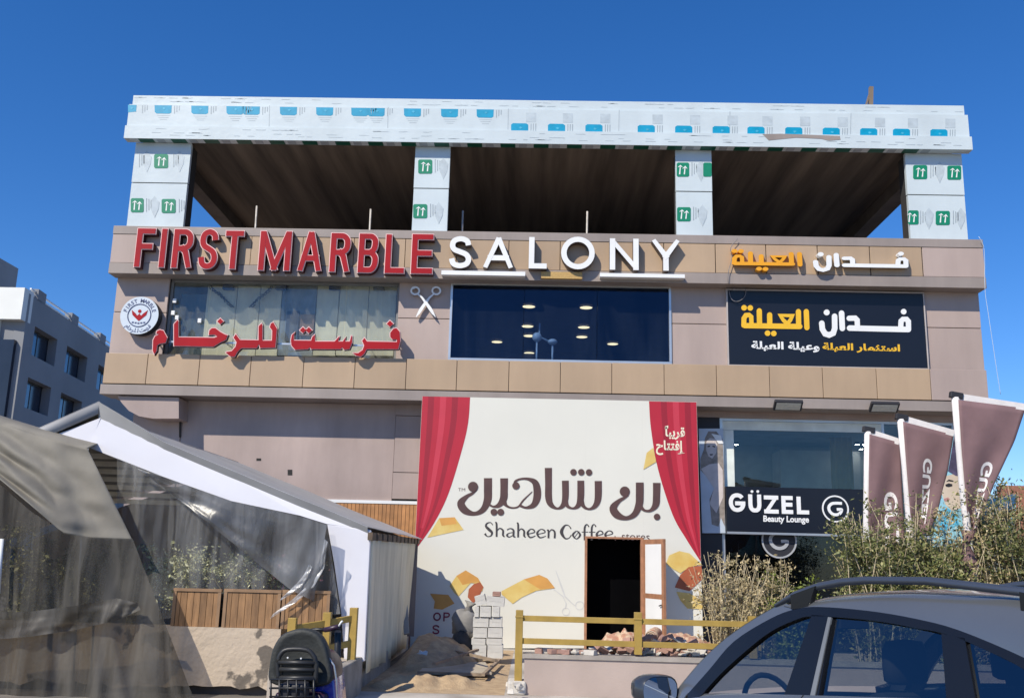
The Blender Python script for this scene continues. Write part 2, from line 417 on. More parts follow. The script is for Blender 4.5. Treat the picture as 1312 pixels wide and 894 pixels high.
sq2 = [665.8, 713, 761, 828, 876, 924, 968.6, 1017, 1065, 1113, 1155, 1203]
for x in sq2:
    y = 158.6+(x-665)*.0143
    cm.pxpoly([(x-11, y+9.6), (x+11, y+9.8), (x+11, y+1.5), (x+8.5, y-.3), (x-8.5, y-.6), (x-11, y+1.2)], 20.547, .006, 1)
    cm.pxpoly([(x-1, y+5), (x+1, y+3.6), (x+4, y+5.2), (x+1, y+7)], 20.543, .003, 5)
    for k in range(3): cm.pxpoly([(x+14+3*k, y), (x+15.2+3*k, y), (x+15+3*k, y+9), (x+13.8+3*k, y+9)], 20.547, .006, 2)
    cm.pxpoly([(x+8, y-14), (x+21, y-13.8), (x+21, y-2), (x+8, y-2.2)], 20.547, .005, 6)
for i in range(24):                                         # prints showing on the canopy underside
    X = cx0+.3+i*.76
    cm.box(X, X+.34, 20.53, 20.73, zb-.006, zb+.01, 4); cm.box(X+.42, X+.6, 20.54, 20.72, zb-.005, zb+.01, 2)
for x in (345, 497, 651, 793, 935, 1090):                   # panel joints
    yy = 129+(x-700)*.013
    cm.pxpoly([(x, yy+11), (x+.7, yy+11), (x+.7-.6, yy+38), (x-.6, yy+38)], 20.548, .004, 2)
tx = [(977, 172), (1000, 171.5), (1040, 173), (1076, 174.5), (1077, 179), (1062, 180.5), (1052, 178), (1020, 176.5), (985, 180)]
cm.pxpoly(tx, 20.504, .006, 3)
rl = random.Random(3)
for i in range(170):
    x = rl.uniform(170, 1225); yy = (rl.choice((131.5, 136, 171, 176, 179))+(x-700)*.013)
    cm.pxpoly([(x, yy), (x+rl.uniform(5, 14), yy+.2), (x+rl.uniform(5, 14), yy+.9), (x, yy+.7)], 20.596 if yy < 145+(x-700)*.013 else 20.506, .006, 6)
lightprint = mat('film_pale_print', (.46, .52, .55), .4, .1, 8)
blueW = mat('film_sky_print', (.06, .40, .58), .4)
greenD = mat('film_dark_green_print', (.004, .09, .05), .4)
cm.build('canopy_fascia', [M['film'], M['blue'], M['filmline'], M['grey'], greenD, blueW, lightprint], BX)
# slab, walls of the open storey
zp = z_at(299, 20.5)                                        # parapet top
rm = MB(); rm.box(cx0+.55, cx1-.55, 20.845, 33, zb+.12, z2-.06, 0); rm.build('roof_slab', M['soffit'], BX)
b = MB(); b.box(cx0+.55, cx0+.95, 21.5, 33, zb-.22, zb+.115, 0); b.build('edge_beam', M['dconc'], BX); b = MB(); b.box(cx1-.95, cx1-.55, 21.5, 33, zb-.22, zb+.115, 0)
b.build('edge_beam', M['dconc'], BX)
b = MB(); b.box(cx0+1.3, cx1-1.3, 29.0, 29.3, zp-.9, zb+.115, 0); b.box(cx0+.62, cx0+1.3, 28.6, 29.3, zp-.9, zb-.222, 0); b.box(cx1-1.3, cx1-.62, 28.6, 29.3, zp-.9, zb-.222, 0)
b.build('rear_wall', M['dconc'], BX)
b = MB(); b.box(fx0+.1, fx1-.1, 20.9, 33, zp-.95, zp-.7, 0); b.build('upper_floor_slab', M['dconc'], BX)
# columns with film prints
def palm(mb, x, y, s=9, cut=None, Y=20.744):
    a, b = x-s, x+s
    if cut: a, b = max(a, cut[0]), min(b, cut[1])
    mb.pxpoly([(a, y-s+1.5), (a+1.5, y-s), (b-1.5, y-s), (b, y-s+1.5), (b, y+s-1.5), (b-1.5, y+s), (a+1.5, y+s), (a, y+s-1.5)], Y, .008, 1)
    if b-a > 12:
        for q in ([(x-6, y-3), (x-2, y-6), (x+1, y-3), (x-2, y-4)], [(x-3, y-3.5), (x-1.8, y-3.5), (x-2.4, y+6), (x-4, y+6)], [(x, y-1), (x+4, y-5), (x+7, y-1), (x+4, y-2.5)], [(x+3, y-2), (x+4.2, y-2), (x+3.6, y+6), (x+2, y+6)]):
            mb.pxpoly(q, Y-.004, .003, 2)
def smudge(mb, x, y, Y=20.745):
    for k in range(3): mb.pxpoly([(x+3*k, y-9+k), (x+1+3*k, y-9+k), (x+1+3*k, y+8-k*2), (x+3*k, y+8-k*2)], Y, .006, 3)
def gem(mb, x, y, Y=20.745):
    mb.pxpoly([(x, y-14), (x+6, y-6), (x+5, y+3), (x, y+14), (x-5, y+3), (x-6, y-6)], Y, .006, 4)
cols = [(168, 240, 178, 297, 234.5), (529.8, 575, 186, 300, 241.5), (866, 912.5, 190, 305, 245.5), (1163, 1236, 192, 309, 250)]
prints = [[('p', 206.4, 206.6), ('p', 175, 263, (167.5, 400)), ('p', 216, 264), ('s', 178, 206), ('g', 188, 207), ('s', 222, 206), ('g', 230, 207), ('s', 187, 263), ('g', 198, 265), ('s', 229, 264)],
          [('p', 544.8, 213.6), ('p', 538.4, 270.6), ('s', 557, 213), ('g', 568, 216), ('s', 551, 270), ('g', 562, 273)],
          [('p', 874, 217.5, (867, 1000)), ('p', 910, 217.5, (800, 911.8)), ('p', 876, 274.5, (867.5, 1000)), ('s', 886, 217), ('g', 898, 219), ('s', 888, 274), ('g', 900, 276)],
          [('p', 1179, 220.7), ('p', 1222.8, 221.4, (1100, 1231.5)), ('p', 1168, 278.6, (1163.5, 1300)), ('p', 1208, 279.3), ('s', 1192, 220), ('g', 1204, 221), ('s', 1179, 279), ('g', 1190, 280), ('s', 1221, 279), ('g', 1231, 280)]]
for (xl, xr, yt, yb, yj), pr in zip(cols, prints):
    x0, x1, z0, z1_ = rect(xl, xr, yt, yb, 20.75); zj = at((xl+xr)/2, yj, 20.75).z
    c = MB(); c.box(x0, x1, 20.75, 20.85, zj+.012, zb-.002, 0); c.box(x0+.004, x1-.004, 20.752, 20.85, z0-.5, zj-.012, 0)
    c.box(x0+.03, x1-.03, 20.78, 21.25, z0-.5, zb-.003, 5)
    for q in pr:
        if q[0] == 'p': palm(c, q[1], q[2], 9, q[3] if len(q) > 3 else None)
        elif q[0] == 's': smudge(c, q[1], q[2])
        else: gem(c, q[1], q[2])
    c.build('column', [M['film'], M['green'], M['wht'], M['filmline'], lightprint, M['dark']], BX)
for X in (cx0+1.2, cx0+6.1, cx1-6.1, cx1-1.2):
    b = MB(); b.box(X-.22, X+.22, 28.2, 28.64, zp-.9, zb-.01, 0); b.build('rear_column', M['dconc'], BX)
for px, y0, y1 in ((328, 264, 300), (474, 268, 300), (592, 270, 302), (751.5, 271, 303)):
    b = MB(); a = at(px, y1, 21.4); t = at(px+1, y0, 21.4); b.tube([Vector((a.x, 21.4, zp-.72)), t], .022, 6); b.build('rod', mat('galvanised_rod', (.5, .46, .42), .5, .2, 10), BX)
# fascia band
b = MB()
za, zb_, zc, zd = z_at(298, 20.5), z_at(308.5, 20.5), z_at(346, 20.5), z_at(359.5, 20.5)
b.box(fx0, fx1, 20.5, 20.9, zb_, za, 0); b.box(fx0, fx1, 20.5, 20.9, zd, zc, 0)
b.box(fx0+.02, fx1-.02, 20.54, 20.89, zc-.002, zb_+.002, 1)
b.build('fascia_trim', [M['grey'], M['dark']], BX, bevel=.006)
b = MB(); jx = [143, 255, 321, 387, 453, 519, 585, 652, 718, 784, 851, 917, 982, 1048, 1115, 1182, 1260]
for i in range(len(jx)-1):
    a0 = at(jx[i], 325, 20.5).x+(.004 if i else 0); a1 = at(jx[i+1], 330, 20.5).x-.012
    if i == 0: a0 = fx0+.005
    if i == len(jx)-2: a1 = fx1-.005
    b.box(a0, a1, 20.512, 20.56, zc+.008, zb_-.008, 1 if i in (0, len(jx)-2) else 0)
b.build('fascia_panels', [M['tan'], M['mauve']], BX, bevel=.006)
b = MB(); b.box(fx0+.05, fx1-.05, 20.9, 21.3, zd+.05, za-.05, 0); b.box(fx0+.03, fx1-.03, 21.3, 33, zd+.05, zp-.3, 0); b.build('parapet_core', M['mauve2'], BX)
# ledge row
b = MB(); t0, t1, t2, t3 = z_at(463, 20.7), z_at(502.5, 20.7), z_at(504, 20.7), z_at(516.5, 20.68)
b.box(lx0-.02, lx1+.02, 20.66, 21.3, t3, t2, 0); b.box(lx0+.02, lx1-.02, 20.73, 21.2, t2-.001, t0-.01, 1)
b.build('ledge', [M['grey'], M['dark']], BX, bevel=.006)
b = MB(); jx = [131, 187, 254, 320, 388, 454, 520, 585, 652, 718, 784, 851, 918, 986, 1054, 1123, 1192, 1265]
for i in range(len(jx)-1):
    a0 = at(jx[i], 483, 20.7).x+.006; a1 = at(jx[i+1], 483, 20.7).x-.006
    if i == 0: a0 = lx0
    if i == len(jx)-2: a1 = lx1
    b.box(a0, a1, 20.7, 20.75, t1+.006, t0, 1 if i == len(jx)-2 else 0)
b.build('panel_row', [M['tan'], M['mauve']], BX, bevel=.006)
# middle storey wall: two stacked plates between the openings
wz0, wz1 = t0-.03, zd+.03
b2 = MB()
wins = {'showroom': (212, 509.5), 'salon': (576, 860), 'board': (933, 1186)}
def wx(px, y=412): return at(px, y, 20.87).x
for a, c, yj in ((145, 212, 400), (509.5, 576, 408), (860, 1300, 415)):
    b = MB(); x0 = wx0 if a == 145 else wx(a); x1 = wx1 if c == 1300 else wx(c)
    zj = at((a+min(c, 1256))/2, yj, 20.87).z
    if c == 1300:
        xm = wx(933); xn = wx(1186)
        for q0, q1 in ((x0, xm), (xm+.012, xn), (xn+.012, x1)):
            zq = at(895, 415, 20.87).z if q0 == x0 else at(1220, 420, 20.87).z
            b.box(q0, q1, 20.87, 20.93, zq+.008, wz1, 0); b.box(q0, q1, 20.87, 20.93, wz0, zq-.008, 0)
    else:
        b.box(x0, x1, 20.87, 20.93, zj+.008, wz1, 0); b.box(x0, x1, 20.87, 20.93, wz0, zj-.008, 0)
    b.build('wall_panels', M['mauve'], BX, bevel=.005); b2.box(x0+.01, x1-.01, 20.9, 21.25, wz0-.02, wz1, 0)
b2.box(wx0+.005, wx0+.3, 21.25, 33, wz0-.5, wz1+.3, 1); b2.box(wx1-.3, wx1-.005, 21.25, 33, wz0-.5, wz1+.3, 1); b2.box(wx0+.3, wx1-.3, 28.3, 28.6, wz0-.5, wz1+.3, 1)
b2.build('wall_core', [M['dark'], M['mauve2']], BX)
# showroom floor slab / ceilings / partitions
navy = mat('navy_interior', (.022, .030, .048), .7, .4, 1.5)
grw = mat('showroom_wall', (.42, .44, .42), .8, .08, 1)
b = MB(); s0, s1 = wx(212), wx(509.5); p0, p1 = wx(576), wx(860)
b.box(wx0+.31, wx1-.31, 21.26, 28.29, wz0-.3, wz0-.05, 0)
b.box(s0-.2, s0-.02, 21.26, 24, wz0-.05, wz1+.2, 0); b.box(s1+.02, s1+.2, 21.26, 24, wz0-.05, wz1+.2, 0)
b.box(s0-.02, s1+.02, 23.2, 23.4, wz0-.05, wz1+.2, 0); b.box(s0-.02, s1+.02, 21.0, 23.2, wz1-.02, wz1+.1, 0)
b.build('showroom_interior', grw, BX)
b = MB(); b.box(p0-1.4, p0-1.3, 21.26, 28.2, wz0-.05, wz1+.2, 0); b.box(p1+1.3, p1+1.4, 21.26, 28.2, wz0-.05, wz1+.2, 0)
b.box(p0-1.3, p1+1.3, 28.1, 28.2, wz0-.05, wz1+.2, 0); b.box(p0-1.3, p1+1.3, 21.0, 28.1, wz1+.002, wz1+.1, 0); b.box(p0-1.3, p1+1.3, 21.26, 28.1, wz0-.05, wz0-.03, 0)
b.build('salon_interior', navy, BX)
b = MB(); b.box(s0, s1, 20.98, 21.06, wz0-.05, wz0+.02, 0); b.box(s0, s1, 20.98, 21.06, wz1-.08, wz1-.02, 0)
for x in (s0+.03, s1-.03): b.box(x-.03, x+.03, 20.975, 21.065, wz0+.02, wz1-.08, 0)
wf = b.build('window_frame', mat('grey_window_frame', (.20, .20, .20), .5), BX)
b = MB()
ds = [s0+.06, wx(263), wx(362), wx(440), s1-.06]
for i in range(4): b.box(ds[i]+.006, ds[i+1]-.006, 21.015, 21.025, wz0+.02, wz1-.08, 0)
b.build('pane', glass('showroom_glass', (.93, .95, .94), .035, (.8, .9, 1), .10, (.55, .55, .48), .05, 1.0), wf)  # diffuse part puts a pale reflected haze into the pane colour
sz0, sz1 = at(718, 461.5, 20.9).z, at(718, 368, 20.9).z
b = MB(); b.box(p0, p1, 20.84, 20.93, sz1, sz1+.07, 0); b.box(p0, p1, 20.84, 20.93, wz0+.0, sz0, 0)
for x in (p0+.025, p1-.025): b.box(x-.025, x+.025, 20.835, 20.935, sz0, sz1, 0)
b.box(p0, p1, 20.9, 21.2, sz1+.075, wz1+.03, 1)
wf = b.build('window_frame', [M['alu'], M['dark']], BX)
b = MB()
ds = [p0+.05, wx(671), wx(765), p1-.05]
for i in range(3): b.box(ds[i]+.004, ds[i+1]-.004, 20.88, 20.89, sz0, sz1, 0)
b.build('pane', glass('blue_salon_glass', (.62, .69, .78), .05, (.30, .40, .56), .03, (.2, .25, .33), .02, .8), wf)
# lower storey
b = MB(); LY = 21.3
q0 = at(168, 560, LY).x; q1 = at(1250, 560, LY).x
e0, e1, e2 = at(231, 560, LY).x, at(506, 560, LY).x, at(900, 600, LY).x
b.box(q0, e0-.012, LY, LY+.3, 0, t3-.28, 0); b.box(q0+.01, e2-.2, LY+.05, LY+.35, 0, t3-.01, 1)
b.box(e0, e1-.01, LY+.02, LY+.3, at(370, 640, LY).z, t3-.003, 0)
zj = at(520, 605, LY).z
b.box(e1, e2-.1, LY, LY+.3, zj+.008, t3-.25, 0); b.box(e1, e2-.1, LY, LY+.3, at(520, 640, LY).z+.02, zj-.008, 0)
b.box(e1, e2-.1, LY-.03, LY+.29, t3-.24, t3-.001, 0)
b.box(e0, e2-.1, LY-.02, LY+.29, at(450, 644, LY).z, at(450, 640, LY).z, 2)
b.box(e0, e2-.1, LY+.03, LY+.3, 0, at(450, 646, LY).z, 0)
for px, py, w, h in ((331.5, 588.5, 3, 1.6), (371.5, 605, 3, 3.6)): b.pxpoly([(px-w, py-h), (px+w, py-h), (px+w, py+h), (px-w, py+h)], LY+.016, .05, 1)
b.build('ground_floor_wall', [M['mauve2'], M['dark'], M['wht']], BX)
b = MB()
for i in range(26):
    x0 = at(420, 660, LY).x+i*.085; b.box(x0+.004, x0+.08, LY-.01, LY+.025, at(480, 690, LY).z, at(480, 645.5, LY).z, 0)
b.build('timber_panel', mat('orange_timber', (.42, .20, .075), .6, .2, 6, island=.18), BX)
# rounded corbel under the left end of the ledge
b = MB(); b.prism([at(x, y, 20.76) for x, y in ((150, 507), (229, 509), (229, 536), (196, 536), (178, 533), (165, 526), (156, 516))], (0, .6, 0), 0)
b.prism([at(x, y, 21.27) for x, y in ((229.5, 513), (231.5, 513), (231.5, 560), (229.5, 560))], (0, .02, 0), 1)
b.build('corbel', [M['mauve2'], M['dark']], BX)
# storefront of the beauty lounge
e3 = at(924, 600, LY).x; e4 = at(1228, 600, LY).x; hz = at(1080, 538, LY).z
b = MB(); b.box(e2-.1, q1, LY-.02, LY+.3, hz, t3-.001, 0); b.box(e4, q1, LY-.02, LY+.3, 0, hz, 0); b.box(e2-.1, e3-.01, LY, LY+.3, 0, hz-.01, 1)
b.build('storefront_surround', [M['mauve2'], M['ink']], BX)
b = MB(); zs0, zs1 = at(1020, 681, LY).z, at(1020, 627, LY).z
for x in (e3+.03, at(1135, 600, LY).x, e4-.03): b.box(x-.03, x+.03, LY+.05, LY+.13, .08, hz-.06, 0)
b.box(e3, e4, LY+.05, LY+.13, hz-.06, hz-.002, 0); b.box(e3, e4, LY+.052, LY+.128, zs0-.08, zs0-.02, 0)
wf = b.build('storefront_frame', M['alu'], BX)
b = MB(); b.box(e3+.06, at(1135, 600, LY).x-.03, LY+.085, LY+.095, zs0, hz-.06, 0); b.box(at(1135, 600, LY).x+.03, e4-.06, LY+.085, LY+.095, zs0, hz-.06, 0); 
b.build('pane', glass('storefront_glass', (.86, .90, .89), .05, (.75, .85, .9)), wf)
b = MB(); b.box(e3+.06, e4-.06, LY+.086, LY+.096, .1, zs0-.08, 0); b.build('pane', glass('dark_storefront_glass', (.30, .33, .33), .05, (.75, .85, .9)), wf, label='dark lower storefront glass')
b = MB(); fr = mat('painted_reflection', (.72, .76, .70), .4)
b.box(e3+.06, at(1135, 600, LY).x-.03, LY+.06, LY+.065, hz-.26, hz-.065, 0); b.box(e3+.06, e3+.3, LY+.06, LY+.065, zs1, hz-.265, 0); b.build('reflection_strip', fr, wf)  # pale strips paint a bright reflection onto the top and left of the glass
b = MB(); b.box(e3-.3, e4, 25.5, 25.7, 0, hz+.1, 0); b.box(e3-.3, e3-.2, LY+.31, 25.5, 0, hz+.1, 0); b.box(e4, e4+.1, LY+.31, 25.5, 0, hz+.1, 0); b.box(e3-.2, e4, LY+.31, 25.5, hz-.1, hz+.1, 0); b.box(e3-.2, e4, LY+.31, 25.5, 0, .09, 0)
b.box(at(1000, 590, 24.5).x, at(1040, 590, 24.5).x+1.2, 24.5, 25.4, .09, hz-.3, 1)
b.build('lounge_interior', [mat('lounge_wall', (.32, .34, .35), .8), mat('lounge_partition', (.42, .44, .46), .8)], BX)
b = MB(); x0 = at(1064, 590, 23).x; x1 = at(1092, 590, 23).x
rows = []
for k in range(13):
    u = k/12; rows.append([Vector((x0+(x1-x0)*u, 23+.05*math.sin(k*1.9), z)) for z in (.1, hz-.15)])
b.grid(rows, 0); b.build('curtain', mat('ochre_curtain', (.30, .22, .09), .9), BX)
# body of the building behind
b = MB(); b.box(q0+.02, q1-.02, 26.5, 33, 0, wz0-.31, 0); b.box(q0+.02, q0+.3, LY+.36, 26.5, 0, wz0-.31, 0); b.box(q1-.3, q1-.02, LY+.31, 26.5, 0, wz0-.31, 0)
b.box(lx0+.05, lx1-.05, 21.36, 33, t3+.003, wz0-.302, 0); b.build('rear_body', M['mauve2'], BX)

# ------------------------------------------------------------------ lamps and fittings seen through the windows
zc_ = wz1-.005
LP = [(677.6, 391.4), (751, 392.7), (676, 416.7), (748, 418), (678, 429), (745.5, 430.4), (636.7, 436.8), (785, 439.4), (678, 451)]
LN = ['nearest on the left in the blue window', 'nearest on the right in the blue window', 'second on the left row', 'second on the right row', 'third on the left row', 'third on the right row', 'alone at the far left', 'alone at the far right', 'lowest of the left row']
for (x, y), n in zip(LP, LN):
    p = atz(x, y, zc_); t = thing('ceiling_lamp', 'round glowing ceiling lamp, '+n, 'ceiling lamp', p, 'ceiling lamps in the blue salon window')
    b = MB(); ds_ = [p+Vector((.15*math.cos(a), .15*math.sin(a), -.03)) for a in [2*math.pi*i/16 for i in range(16)]]
    b.prism(ds_, (0, 0, .02)); b.build('diffuser', emis('warm_lamp', (1, .74, .38), 2.6), t)
    b = MB(); b.tube([p+Vector((.165*math.cos(a), .165*math.sin(a), -.018)) for a in [2*math.pi*i/16 for i in range(16)]], .016, 6, closed=True); b.build('bezel', M['alu'], t)
for (x, y, n, lb) in ((688, 432, 1, 'grey hooded hair dryer on a thin stand, left of two behind blue glass'), (708, 438, -1, 'grey hooded hair dryer with raised arm, right of two behind blue glass')):
    p = at(x, y, 21.2); t = thing('hooded_dryer', lb, 'hair dryer', (p.x, 21.2, wz0-.03), 'hair dryers in the salon window')
    b = MB(); b.ball(p, .11, .11, .11 if n > 0 else .07); b.build('hood', mat('pale_plastic', (.75, .85, .9), .3), t)
    b = MB(); b.tube([Vector((p.x, 21.2, wz0-.03)), p+Vector((0, 0, -.08))], .022, 8)
    if n < 0: b.tube([p+Vector((-.1, .0, .02)), p+Vector((-.3, 0, .12)), p+Vector((-.3, 0, .42))], .022, 8)
    b.build('stand', MATS['pale_plastic'], t)
# showroom display
def slab(px0, px1, yt, yb, Y, m, lb, cat='marble slab', grp='marble samples in the showroom window', name='marble_slab'):
    x0, x1, z0, z1 = rect(px0, px1, yt, yb, Y); b = MB()
    b.prism([Vector((x0, Y, z0)), Vector((x1, Y, z0)), Vector((x1, Y+.03, z1)), Vector((x0, Y+.03, z1))], (0, .03, 0)); return b.build(name, m, None, (x0, Y, z0), lb, cat, grp)
cream = mat('cream_marble', (.74, .69, .52), .35, .0, 2.5, col2=(.60, .55, .41), detail=8)
for i, (a, c) in enumerate(((262, 300), (301, 330), (331, 358), (404, 432), (433, 470), (471, 506))):
    slab(a, c, 366, 455.5, 21.2, cream, 'cream marble slab in the showroom window, '+['first from the left', 'second from the left', 'just left of the dark samples', 'just right of the brown sample', 'second from the right', 'at the right end'][i])
slab(366, 382, 398, 437, 21.16, mat('dark_blue_marble', (.05, .07, .11), .3, .3, 4), 'dark blue marble sample standing between the cream slabs')
slab(384, 402, 402, 430, 21.16, mat('brown_marble', (.20, .13, .10), .3, .3, 4), 'brown marble sample beside the dark blue one')
slab(359, 403, 366, 455.5, 21.21, mat('grey_marble_tiles', (.22, .25, .28), .3, .3, 4), 'tall grey marble board behind the small dark samples')
slab(228, 261.5, 376, 455, 21.2, mat('dark_showcase', (.05, .07, .085), .3, .2, 3), 'dark glazed doorway at the left of the showroom', 'doorway', None, 'doorway')
for i, x in enumerate((293, 360.5, 429, 485.5)):
    x0, x1, z0, z1 = rect(x-7, x+7, 362.5, 371.5, 21.12); b = MB()
    t = thing('spotlight', 'dark blue box spotlight at the top of the showroom window, '+['leftmost', 'second from left', 'third from left', 'rightmost'][i], 'spotlight', ((x0+x1)/2, 21.12, z1), 'spotlights in the showroom window')
    b.box(x0, x1, 21.07, 21.17, z0, z1); b.build('housing', mat('spot_blue', (.02, .035, .09), .4), t, bevel=.01)
    b = MB(); b.box((x0+x1)/2-.02, (x0+x1)/2+.02, 21.1, 21.14, z1, wz1-.02); b.build('bracket', M['ink'], t)
def scrolls(xc, yt, s, lb):
    p = at(xc, yt, 21.12); t = MB(); rr = random.Random(int(xc))
    for k in range(9):
        cx, cy = xc+s*(-6-k*3.2+20), yt+26-k*2.9 if s < 0 else yt+26-k*2.9
        P = []
        for i in range(14):
            a = i*.5+k; r = .2+2.4*(1-i/14); P.append(at(cx+r*math.cos(a), cy+r*math.sin(a), 21.12))
        t.tube(P, .012, 5)
    t.tube([at(xc+s*(18-3.2*k), yt+29-2.9*k, 21.13) for k in range(10)], .014, 5)
    t.build('scroll_ornament', mat('dark_ironwork', (.03, .03, .035), .6), None, (p.x, 22, p.z), lb, 'ornament', 'scrolled corner ornaments')
scrolls(270+12, 365, 1, 'dark scrolled ornament at the upper left of the showroom')
scrolls(345-8, 365, -1, 'dark scrolled ornament beside the grey board of the showroom')

# ------------------------------------------------------------------ signs on the upper fascia
FM = [('F', 173.4, 198.4, 292, 343), ('I', 205, 213.3, 292.3, 343.5), ('R', 220.8, 247.5, 293, 344.2), ('S', 254.4, 280, 293, 345.5), ('T', 287, 312, 295, 345.5),
      ('M', 331.6, 373.5, 295.5, 347.4), ('A', 382, 413.5, 296, 348.2), ('R', 422.4, 449.3, 298, 349.3), ('B', 458.6, 485.5, 298.6, 350.3), ('L', 493, 519.5, 299.7, 351), ('E', 526.6, 555.5, 299.4, 351.5)]
p = at(364, 350, 20.35); SG = thing('lettering_sign', 'large red capital letters with pale rims along the left of the fascia', 'sign', (p.x, 20.35, p.z))
for ch, xl, xr, yt, yb in FM:
    x0, x1, z0, z1 = rect(xl, xr, yt, yb, 20.33); b = MB(); g_ = .018; bx = (x0+g_, x1-g_, z0+g_, z1-g_)
    glyph(b, ch, bx, .118, 20.33, 20.5, 1, 2, g_); glyph(b, ch, bx, .118, 20.315, 20.34, 0, 1)
    b.build('letter', [M['red'], M['rim'], M['redshade']], SG, fix=False)
SL = [('S', 575.6, 604, 302.6, 343.6), ('A', 619.5, 657.6, 303.8, 343.6), ('L', 677.7, 700.8, 303.8, 344), ('O', 719, 762, 303.3, 345), ('N', 781.3, 818.3, 305.6, 345.8), ('Y', 835.4, 871, 306.3, 346.8)]
p = at(720, 350, 20.3); SG = thing('lettering_sign', 'white capital letters with two underlining bars at the middle of the fascia', 'sign', (p.x, 20.3, p.z))
for ch, xl, xr, yt, yb in SL:
    bx = rect(xl, xr, yt, yb, 20.3); b = MB(); glyph(b, ch, bx, .118, 20.3, 20.5, 0, 1); b.build('letter', [M['wht'], M['sidedark']], SG, fix=False)
for a, c, yt, yb in ((565.5, 673, 347.3, 352.6), (768.8, 877.4, 350.6, 355.2)):
    x0, x1, z0, z1 = rect(a, c, yt, yb, 20.32); b = MB(); b.box(x0, x1, 20.32, 20.5, z0, z1, 0); b.build('underline_bar', M['wht'], SG)
x0, x1, z0, z1 = rect(693.3, 746, 348.3, 356.8, 20.42); b = MB(); b.box(x0, x1, 20.42, 20.5, z0, z1, 0)
b.build('plaque', mat('speckled_gold', (.62, .40, .13), .5, .0, 60, col2=(.33, .20, .07)), SG)

# rounded arabic words, traced once on the black board and reused on the fascia
def kufi():
    O, W = [], []
    O += [('l', [(520, 97, 34), (524, 200, 34)]), ('l', [(469, 97, 34), (471, 192, 34)]), ('l', [(478, 193, 34), (300, 190, 34), (122, 187, 34)]),
          ('c', [(352, 121, 25), (430, 123, 25), (418, 150, 25), (398, 176, 25), (372, 152, 25)]), ('l', [(283, 118, 34), (284, 188, 34)]), ('l', [(216, 92, 34), (218, 188, 34)]),
          ('l', [(116, 186, 32), (117, 140, 32), (130, 120, 30), (150, 118, 28), (164, 130, 28), (166, 186, 28)]), ('d', (118, 72, 18)), ('d', (158, 73, 18)), ('d', (270, 236, 18)), ('d', (310, 238, 18))]
    W += [('l', [(620, 172, 36), (624, 210, 36), (642, 240, 36), (668, 248, 36), (694, 236, 36), (704, 205, 36), (703, 127, 36)]), ('d', (652, 102, 19)), ('l', [(748, 107, 36), (753, 205, 36)]),
          ('l', [(797, 140, 34), (836, 139, 34), (849, 152, 34), (851, 200, 34)]), ('l', [(800, 203, 36), (990, 208, 36), (1180, 212, 36)]),
          ('l', [(1130, 205, 34), (1133, 158, 34), (1145, 146, 32), (1168, 146, 32), (1180, 160, 34), (1181, 208, 34)]), ('d', (1150, 97, 18))]
    return O, W
def put_kufi(mb, items, fn, Yf, Yb, m, ms, k=1.0):
    for i, (t, d) in enumerate(items):
        if t == 'd': 
            pts = [fn(x, y, Yf) for x, y in disc(d[0], d[1], d[2]*1.0)]; mb.prism(pts, (0, Yb-Yf, 0), m, ms)
        else: add_stroke(mb, [(x, y, w*k) for x, y, w in d], fn, Yf+.0012*(i % 9), Yb, m, ms, t == 'c', 'round' if t == 'l' else 'butt')
ko, kw = kufi()
fb = lambda x, y, Y: at(930+x/5.046, 380+y/5.046, Y)
ff_ = lambda x, y, Y: at(920+(88+(x-100)*1147/1100)/5.046, 310+(50+(y-60)*.70)/5.046, Y)
p = at(1050, 345, 20.36); SG = thing('lettering_sign', 'orange and white raised arabic letters at the right of the fascia', 'sign', (p.x, 20.36, p.z))
b = MB(); put_kufi(b, ko, ff_, 20.36, 20.5, 0, 0, .92); b.build('orange_word', M['orange'], SG, fix=False)
b = MB(); put_kufi(b, kw, ff_, 20.36, 20.5, 0, 0, .92); b.build('white_word', M['wht'], SG, fix=False)
# black board
x0, x1, z0, z1 = rect(931.5, 1187, 372.5, 471, 20.8); zbt = z0
SG = thing('sign_board', 'wide black board with orange and white arabic writing', 'sign', ((x0+x1)/2, 20.8, z0))
b = MB(); b.box(x0+.03, x1-.03, 20.8, 20.868, z0+.03, z1-.03, 0); b.build('board', M['black'], SG)
b = MB()
b.box(x0, x1, 20.79, 20.867, z0, z0+.028); b.box(x0, x1, 20.79, 20.867, z1-.028, z1); b.box(x0, x0+.028, 20.79, 20.867, z0+.03, z1-.03); b.box(x1-.028, x1, 20.79, 20.867, z0+.03, z1-.03)
b.build('frame', mat('board_frame', (.45, .40, .38), .5), SG)
b = MB(); put_kufi(b, ko, fb, 20.785, 20.799, 0, 0); b.build('orange_word', mat('sign_yellow', (.80, .46, .02), .4, .05), SG, fix=False)
b = MB(); put_kufi(b, kw, fb, 20.785, 20.799, 0, 0); b.build('white_word', M['wht'], SG, fix=False)
L1 = rtl("\uFE8D\uFEB3\uFE98\uFE9C\uFEE4\uFE8E\uFEAD \uFE8D\uFEDF\uFECC\uFEF4\uFEE0\uFE94"); L2 = rtl("\uFEED\uFECB\uFEF4\uFEE0\uFE94 \uFE8D\uFEDF\uFECC\uFEF4\uFEE0\uFE94")
b = MB(); text_px(b, L1, 930+625/5.046, 930+1126/5.046, 380+302/5.046, 380+362/5.046, 20.797, 0, .035); b.build('orange_caption', MATS['sign_yellow'], SG, fix=False)
b = MB(); text_px(b, L2, 930+165/5.046, 930+605/5.046, 380+290/5.046, 380+356/5.046, 20.797, 0, .035); b.build('white_caption', M['wht'], SG, fix=False)
